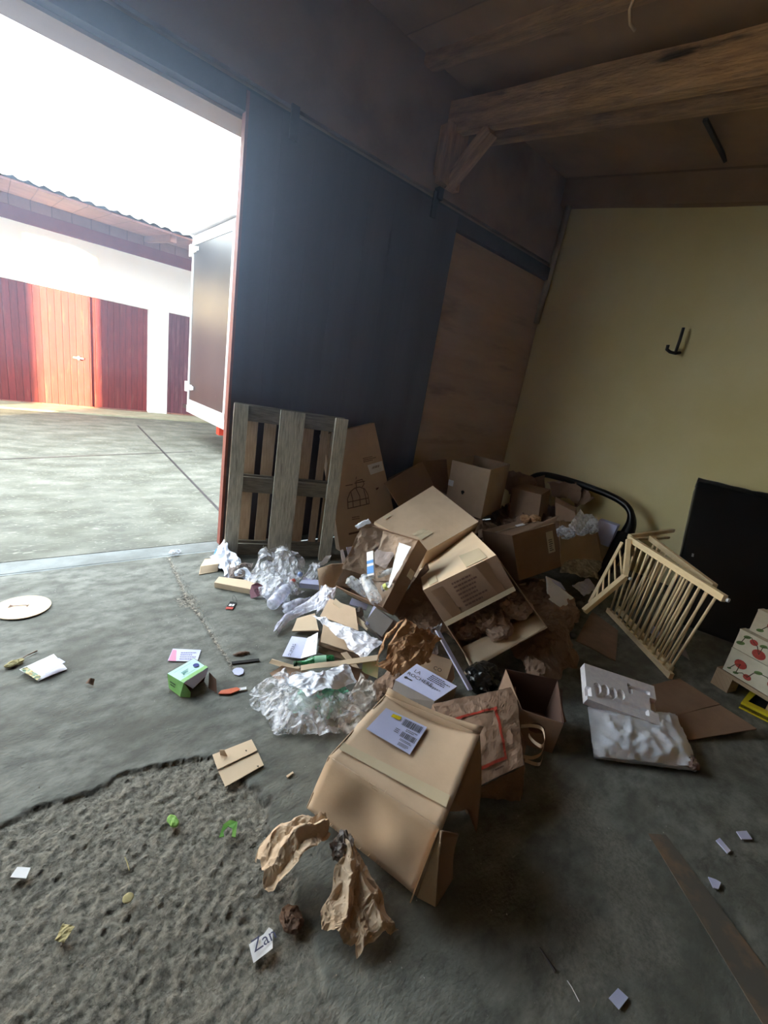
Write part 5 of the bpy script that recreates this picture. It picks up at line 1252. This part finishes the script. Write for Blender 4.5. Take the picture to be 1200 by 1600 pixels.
bgf = lambda u, v, o=.003: (lambda p: p + bn*(bagf(u, v, p)*1.0+o))(gd2*(1-u)*(1-v)+gc2*u*(1-v)+gb2*u*v+ga*(1-u)*v)
def bstrip(u0, u1, v0, v1, nu, nv):
    vs = [bgf(u0+(u1-u0)*i/nu, v0+(v1-v0)*j_/nv) for j_ in range(nv+1) for i in range(nu+1)]; W = nu+1
    return vs, [[j_*W+i, j_*W+i+1, (j_+1)*W+i+1, (j_+1)*W+i] for j_ in range(nv) for i in range(nu)]
rp = MB()
for s_ in ((.64,.68,.12,.745,3,30),(.08,.68,.715,.745,30,3),(.10,.14,.15,.72,3,30),(.10,.68,.12,.15,30,3)): vs, fs = bstrip(*s_); rp.add(vs, fs)
rp.build('red_frame_print', RED, bgo)
for k, pts in enumerate(([(814,1135,.15),(832,1134,.155),(847,1139,.15),(851,1155,.14),(846,1166,.13),(832,1157,.12),(826,1148,.12)], [(817,1182,.14),(832,1184,.13),(845,1178,.13),(850,1165,.13),(846,1190,.10),(838,1194,.08),(820,1188,.10)])):
    P_ = [T(*p) for p in pts]; hm = MB()
    vs = []; M_ = 0
    sm_ = []
    for i in range(len(P_)-1):
        for s2 in range(5):
            t_ = s2/5; a_, b_, c_, d_ = P_[max(i-1,0)], P_[i], P_[i+1], P_[min(i+2,len(P_)-1)]
            sm_.append(0.5*((2*b_)+(c_-a_)*t_+(2*a_-5*b_+4*c_-d_)*t_*t_+(3*b_-a_-3*c_+d_)*t_**3))
    sm_.append(P_[-1]); wv = V3((.1,.2,1)).normalized()*.016
    vs = [p for q_ in sm_ for p in (q_-wv*.5, q_+wv*.5)]
    hm.add(vs, [[2*i, 2*i+1, 2*i+3, 2*i+2] for i in range(len(sm_)-1)]); hm.build('handle', KR, bagt, True)
sl = MB(); textlines(sl, lambda u, v, o=0: bgf(u, v, .005), .42, .64, .05, .085, 1, seed=77); sl.build('small_print', INKB, bgo)

# ------------------------------------------------------------------ small things on the floor
def flat(name, label, cat, pts, mt, th=.003, z=.004, group=None):
    return single(name, MB().prism([T(a, b, z) for a, b in pts], (0,0,1), th), mt, label, cat, group)
# round card
rc = thing('cardboard_disc', 'round beige cardboard disc on the floor at the left edge', 'disc', T(30,950,0))
cen = T(35,949,.006); R_ = (T(80,941,.006)-cen).length
ang = [k*2*math.pi/48 for k in range(48)]
MB().prism([cen + V3((math.cos(a)*R_, math.sin(a)*R_, 0)) for a in ang], (0,0,1), .004).build('disc', CBL, rc)
MB().prism([T(12,950,.0105), T(16,945,.0105), T(22,947,.0105)], (0,0,1), .0005).prism([T(40,947,.0105), T(46,944,.0105), T(43,948,.0105)], (0,0,1), .0005).prism([T(20,946.5,.0105), T(42,945,.0105), T(42,945.8,.0105), T(20,947.3,.0105)], (0,0,1), .0003).build('slit', INKB, rc)
# paper envelope / seed packet
pkx = thing('seed_packet', 'torn white paper packet with green and gold print on the floor, left side', 'packet', T(65,1045,0))
MB().sheet(T(30,1046,.02), T(60,1064,.006), T(105,1045,.008), T(84,1022,.012), 10, 8, .002, lambda u, v, p: .004*ridged(p, 20, 1)).build('back', WHITE, pkx)
MB().sheet(T(64,1048,.03), T(71,1053,.03), T(102,1034,.035), T(92,1028,.04), 6, 6, .002).build('flap', LILAC, pkx)
MB().sheet(T(32,1046,.026), T(58,1063,.014), T(64,1057,.016), T(42,1042,.028), 10, 4, .001, lambda u, v, p: .006*ridged(p, 30, 2)).build('printed_end', mat('gold_green_print', srgb(120,150,120), srgb(214,190,130), 60, .5, contrast=(.45,.55)), pkx)
fd = thing('dried_flower', 'dried flower head with thin stem on the floor near the paper packet', 'flower', T(25,1035,0))
MB().blob(T(22,1036,.012), (.035,.018,.010), .4, .7, 40, 2, 4, zmin=.003, fine=.3).build('flower_head', DLEAF, fd)
MB().tube([T(28,1033,.01), T(42,1024,.008), T(58,1017,.008)], [.002,.002,.004], 6).build('stem', BLEAF, fd)
single('curled_leaf', MB().sheet(T(133,1068,.006), T(146,1071,.006), T(148,1061,.02), T(139,1061,.02), 6, 6, .001, lambda u, v, p: .015*math.sin(math.pi*u)), BLEAF, 'small curled brown leaf alone on the smooth floor', 'leaf')
# green carton
gc_ = {'001': T(287,1067,.077), '101': T(325,1043,.077), '011': T(261,1052,.077), '111': T(303,1028,.08), '000': T(281,1089,.004), '010': T(264,1076,.004)}
gcf = frame8(gc_)
gx = thing('green_carton', 'small open carton with mint top and green sides on the floor', 'carton', T(295,1070,0))
o_ = gcf; 
MB().sheet(o_['001'], o_['101'], o_['111'], o_['011'], 6, 6, .002).build('top_panel', MINT, gx)
MB().sheet(o_['000'], o_['001'], o_['011'], o_['010'], 4, 4, .002).build('side_panel', GRN, gx)
MB().sheet(o_['010'], o_['011'], o_['111'], o_['110'], 4, 4, .002).sheet(o_['000'], o_['010'], o_['110'], o_['100'], 4, 4, .002).sheet(o_['100'], o_['110'], o_['111'], o_['101'], 4, 4, .002).build('inner_panel', mat('dark_card_inside', srgb(98,74,62)), gx)
tpf = lambda u, v, o=.002: o_['001']*(1-u)*(1-v)+o_['101']*u*(1-v)+o_['111']*u*v+o_['011']*(1-u)*v + V3((0,0,o))
MB().add([tpf(0,0), tpf(1,0), tpf(1,.2), tpf(0,.2)], [[0,1,2,3]]).build('green_band', GRN, gx)
pm = MB(); textlines(pm, tpf, .25, .55, .4, .62, 2, o=.003); 
for a, b in ((.2,.78),(.2,.3)): pm.add([tpf(.12,b,.003), tpf(.75,b,.003), tpf(.75,b+.015,.003), tpf(.12,b+.015,.003)], [[0,1,2,3]])
pm.build('top_print', mat('teal_ink', srgb(90,140,150)), gx)
q0_ = tpf(.8,.5,.003); MB().add([q0_+V3((math.cos(a)*.014, math.sin(a)*.014, 0)) for a in ang[::3]], [list(range(16))]).build('blue_dot', mat('navy_print', srgb(60,70,140)), gx)
MB().sheet(o_['001'], o_['101'], T(322,1056,.055), T(301,1076,.03), 6, 4, .002).build('flap', LILAC, gx)
MB().sheet(o_['001'], o_['000']+V3((0,0,.0)), T(297,1090,.004), T(298,1082,.03), 4, 4, .002).build('flap', GRN, gx)
MB().sheet(T(327,1050,.06), T(338,1062,.04), T(339,1083,.008), T(326,1075,.01), 5, 5, .002).build('flap', mat('dark_card_flap', srgb(96,70,56)), gx)
sf = lambda u, v, o=.002: o_['010']*(1-u)*(1-v)+o_['000']*u*(1-v)+o_['001']*u*v+o_['011']*(1-u)*v + (o_['000']-o_['100']).normalized()*o
sl = MB(); textlines(sl, sf, .2, .7, .35, .7, 2, o=.003, seed=78); sl.build('side_print', INK, gx)
pk_ = thing('pink_flyer', 'pale lilac flyer with pink corner behind the green carton', 'flyer', T(287,1024,0))
MB().prism([T(262,1033,.004), T(308,1034,.004), T(314,1016,.004), T(270,1014,.004)], (0,0,1), .002).build('page', LILAC, pk_)
MB().prism([T(263,1032.5,.0062), T(275,1033,.0062), T(276,1016,.0062), T(270,1015,.0062)], (0,0,1), .0004).build('pink_corner', mat('pink_print', srgb(214,150,180)), pk_)
pm = MB(); ff2 = lambda u, v, o=0: T(280+28*u+3*v, 1031-13*v, .0068); textlines(pm, ff2, 0, 1, 0, 1, 4); pm.build('page_print', mat('violet_ink', srgb(130,130,180)), pk_)
os_ = thing('orange_strip', 'orange plastic handle strip on the floor right of the green carton', 'strip', T(365,1080,0))
MB().prism([T(341,1085,.004), T(360,1085,.004), T(376,1078,.004), T(370,1075,.004), T(345,1080,.004)], (0,0,1), .005).build('handle', ORG, os_)
MB().prism([T(374,1080,.004), T(385,1078,.004), T(385,1074,.004), T(373,1076,.004)], (0,0,1), .004).build('white_tip', WHITE, os_)
flat('foil_disc', 'round silvery foil lid on the floor near the dark strip', 'lid', [(363,1049),(366,1054),(373,1056),(380,1053),(381,1047),(377,1044),(370,1044),(365,1046)], LILAC)
single('dark_strip', MB().bar(T(362,1036,.006), T(405,1031,.006), .02, .004), BLKM, 'flat dark strip lying across the end of the floor joint', 'strip')
single('bark_piece', MB().blob(T(377,1021,.008), (.045,.012,.008), -.2, .6, 30, 3, 4, zmin=.003, fine=.2), BLEAF, 'dark bark like twig above the flat dark strip', 'twig')
tag_ = thing('price_tag', 'small black and red tag with a string loop on the floor', 'tag', T(362,943,0))
MB().prism([T(352,951,.004), T(364,952,.004), T(370,942,.004), T(360,940,.004)], (0,0,1), .002).build('card', BLKM, tag_)
MB().prism([T(352,951.5,.0062), T(363,952,.0062), T(365,949,.0062), T(354,948,.0062)], (0,0,1), .0004).build('red_band', RED, tag_)
MB().prism([T(357,946.5,.0062), T(361,947,.0062), T(363,944,.0062), T(359,943.5,.0062)], (0,0,1), .0004).prism([T(362,947,.0062), T(365,947,.0062), T(367,944,.0062), T(364,943.7,.0062)], (0,0,1), .0004).build('tag_print', WHITE, tag_)
MB().tube([T(365,940,.004), T(363,934,.006), T(365,930,.008), T(369,935,.006), T(370,940,.004)], .0015, 5).build('string', INK, tag_)
# folded card with slots
cp_ = thing('cardboard_insert', 'folded pale cardboard insert with small holes on the rough floor edge', 'cardboard', T(372,1195,0))
MB().sheet(T(332,1180,.010), T(393,1156,.010), T(402,1173,.014), T(340,1203,.014), 8, 4, .003).build('panel', CBL, cp_)
MB().sheet(T(341,1205,.008), T(403,1176,.008), T(412,1196,.006), T(352,1230,.006), 8, 4, .003).build('panel', CBL, cp_)
MB().prism([T(401,1197,.012), T(404,1196,.012), T(404,1199,.012)], (0,0,1), .0005).prism([T(383,1172,.016), T(386,1172,.016), T(385,1175,.016)], (0,0,1), .0005).build('hole', BLKM, cp_)
MB().sheet(T(344,1180,.016), T(355,1182,.016), T(350,1172,.045), T(343,1172,.035), 4, 4, .002).build('torn_tab', CB, cp_)
# torn paper with lettering
zp = thing('torn_paper', 'torn white paper piece with dark lettering on the floor in front', 'paper', T(408,1480,0))
pts = [T(389,1476,.006), T(396,1505,.004), T(426,1482,.012), T(426,1453,.012), T(420,1449,.012), T(412,1460,.010)]
MB().prism(pts, (0,0,1), .001).build('page', WHITE, zp)
letters('Zan', T(397,1490,.012), T(426,1470,.012)-T(397,1490,.012), T(389,1476,.012)-T(396,1505,.012), .042, .003).build('lettering', mat('slate_ink', srgb(70,72,100)), zp)
for k, (pts, lb2, mt) in enumerate((
    ([(16,1372),(41,1374),(48,1357),(27,1356)], 'small white card on the rough floor at the left edge', WHITE),
    ([(1118,1314),(1124,1310),(1141,1330),(1136,1334)], 'slim crinkled foil piece on the right of the floor', LILAC),
    ([(1150,1300),(1166,1299),(1175,1312),(1158,1312)], 'small foil piece farthest right on the floor', LILAC),
    ([(1106,1371),(1118,1375),(1126,1380),(1122,1390),(1114,1388)], 'crumpled foil bit beside the rusty floor strip', LILAC),
    ([(951,1560),(965,1545),(981,1560),(967,1578)], 'square silver wrapper on the floor at the bottom right', LILAC))):
    cc2 = [sum(p[0] for p in pts)/len(pts), sum(p[1] for p in pts)/len(pts)]
    flat('foil_scrap' if k else 'white_card', lb2, 'scrap' if k else 'card', pts, mt, .004)
gl = MB().sheet(T(342,1309,.006), T(350,1290,.02), T(370,1280,.02), T(368,1308,.006), 6, 6, .001, lambda u, v, p: .014*math.sin(math.pi*u))
gl = MB().prism([T(342,1309,.01), T(349,1289,.016), T(359,1282,.018), T(371,1285,.016), T(368,1309,.01), T(362,1308,.01), T(363,1295,.014), T(356,1292,.014), T(349,1300,.012), T(350,1308,.01)], (0,0,1), .003)
single('green_plastic_clip', gl, mat('green_clip', srgb(86,150,66), srgb(120,170,80), 20, .4), 'arched bright green plastic clip on the rough floor', 'clip')
single('green_leaf', MB().blob(T(270,1283,.008), (.014,.026,.006), .2, .7, 40, 3, 3, zmin=.0, fine=.3), GLEAF, 'small wilted green leaf on the rough floor', 'leaf')
single('dry_leaf', MB().sheet(T(86,1470,.004), T(100,1474,.006), T(117,1448,.012), T(98,1442,.008), 10, 10, .001, lambda u, v, p: .008*ridged(p, 40, 2)), DLEAF, 'pale dry leaf on the rough floor at lower left', 'leaf')
single('dry_leaf', MB().blob(T(200,1403,.008), (.014,.014,.004), 0, .3, 40, 3, 3, zmin=.0), DLEAF, 'round pale green dry leaf on the rough floor', 'leaf')
single('crumpled_leaf', MB().blob(T(455,1436,.012), (.028,.035,.012), .3, .9, 30, 6, 4, zmin=.002, fine=.3), BLEAF, 'small crumpled brown paper bit left of the forked twist', 'paper')
single('dry_straw', MB().tube([T(195,1339,.008), T(199,1348,.008), T(202,1360,.006)], .0015, 5), DLEAF, 'short pale straw on the rough floor', 'straw')
single('wood_chip', MB().bar(T(448,1214,.004), T(458,1207,.006), .008, .005), CBL, 'tiny pale wood chip right of the cardboard insert', 'chip')
single('rusty_nail', MB().tube([T(843,1480,.004), T(856,1500,.004), T(868,1518,.004)], [.002,.003,.005], 6), DARKM, 'rusty nail lying on the floor at the lower right', 'nail')
single('white_thread', MB().tube([T(886,1532,.004), T(893,1542,.003), T(905,1565,.003)], .0012, 5), WHITE, 'short white thread near the rusty nail', 'thread')
single('foil_ball', MB().blob(T(273,863,.02)+V3((0,0,0)), (.05,.03,.02), .2, .6, 20, 3, 4, zmin=.003), WRAP, 'scrunched clear plastic at the threshold joint', 'plastic')
# grit: countless bits of gravel and dust on the slab
gr = MB(); rr = random.Random(11)
for k in range(900):
    if k < 350: a_ = rr.random(); p = lerp(T(262,868), T(366,1046), a_); x, y = p.x + rr.gauss(0,.012), p.y + rr.gauss(0,.02)
    elif k < 420: x, y = T(292,938).x + rr.gauss(0,.03), T(292,938).y + rr.gauss(0,.05)
    else: x, y = rr.uniform(-.3, 2.2), rr.uniform(.1, 3.1)
    s_ = rr.uniform(.001, .0035) if k < 420 else rr.uniform(.0008, .003); z = .002 if k > 420 else .0
    pts = [(x+s_*rr.uniform(.6,1.4)*math.cos(a), y+s_*rr.uniform(.6,1.4)*math.sin(a), z) for a in (0,1.6,3.1,4.7)] + [(x, y, z+s_*1.2)]
    gr.add(pts, [[0,1,4],[1,2,4],[2,3,4],[3,0,4],[3,2,1,0]])
single('floor_grit', gr, PEBB, 'fine pale grit scattered over the concrete floor', 'grit', kind='stuff')
# steel strip let into the floor
stp = MB().prism([T(1040,1305,.001), T(1200,1519,.001), T(1230,1560,.001), T(1215,1640,.001), T(1013,1303,.001)], (0,0,1), .003)
struct('trim_11', stp, RUST, label='rusty steel strip let into the floor')

# added blue haze volume, imitates lens glare where daylight enters at the doorway
hz = bpy.data.materials.new('glare_haze'); hz.use_nodes = True; nt = hz.node_tree; nt.nodes.clear()
vo = nt.nodes.new('ShaderNodeOutputMaterial'); vs_ = nt.nodes.new('ShaderNodeVolumeScatter')
vs_.inputs['Color'].default_value = (.55,.70,1,1); vs_.inputs['Anisotropy'].default_value = .6
tc = nt.nodes.new('ShaderNodeTexCoord'); sx = nt.nodes.new('ShaderNodeSeparateXYZ'); nt.links.new(tc.outputs['Object'], sx.inputs[0])
mz = nt.nodes.new('ShaderNodeMapRange'); mz.inputs['From Min'].default_value = -.36; mz.inputs['From Max'].default_value = 1.34; mz.inputs['To Max'].default_value = .065
nt.links.new(sx.outputs['Z'], mz.inputs['Value']); mx_ = nt.nodes.new('ShaderNodeMapRange'); mx_.inputs['From Min'].default_value = 2.9+1.1; mx_.inputs['From Max'].default_value = -1.0+1.1; mx_.inputs['To Min'].default_value = .35; mx_.inputs['To Max'].default_value = 3.0
nt.links.new(sx.outputs['X'], mx_.inputs['Value']); mm = nt.nodes.new('ShaderNodeMath'); mm.operation = 'MULTIPLY'
nt.links.new(mz.outputs['Result'], mm.inputs[0]); nt.links.new(mx_.outputs['Result'], mm.inputs[1]); nt.links.new(mm.outputs[0], vs_.inputs['Density'])
nt.links.new(vs_.outputs[0], vo.inputs['Volume'])
hb = MB().abox(XL+.02, 2.9, .2, 3.30, 1.32, 3.55)
ho = single('haze', hb, hz, 'thin bluish haze volume added for lens glare in front of the bright doorway', 'haze', kind='stuff')

# repeats of a kind share a group phrase
G_ = {'cardboard_box': 'cardboard boxes thrown on the pile', 'flattened_carton': 'flattened carton pieces in the pile', 'paper_heap': 'heaps of dark packing paper', 'carton_scrap': 'carton scraps in the corner',
      'plastic_packaging': 'clear plastic packaging', 'foil_scrap': 'foil scraps on the right of the floor', 'glass_marble': 'dull bulbs by the wooden pen', 'crumpled_kraft_paper': 'crumpled kraft paper in the pile',
      'kraft_sheet': 'brown paper sheets in the pile', 'kraft_paper_twist': 'kraft paper twists by the front box', 'cardboard_sheet': 'flat cardboard by the styrofoam tray', 'glassware_box': 'glassware boxes in the pile'}
for o in list(C.objects):
    b_ = o.name.split('.')[0]
    if not o.parent and b_ in G_ and 'label' in o: o['group'] = G_[b_]
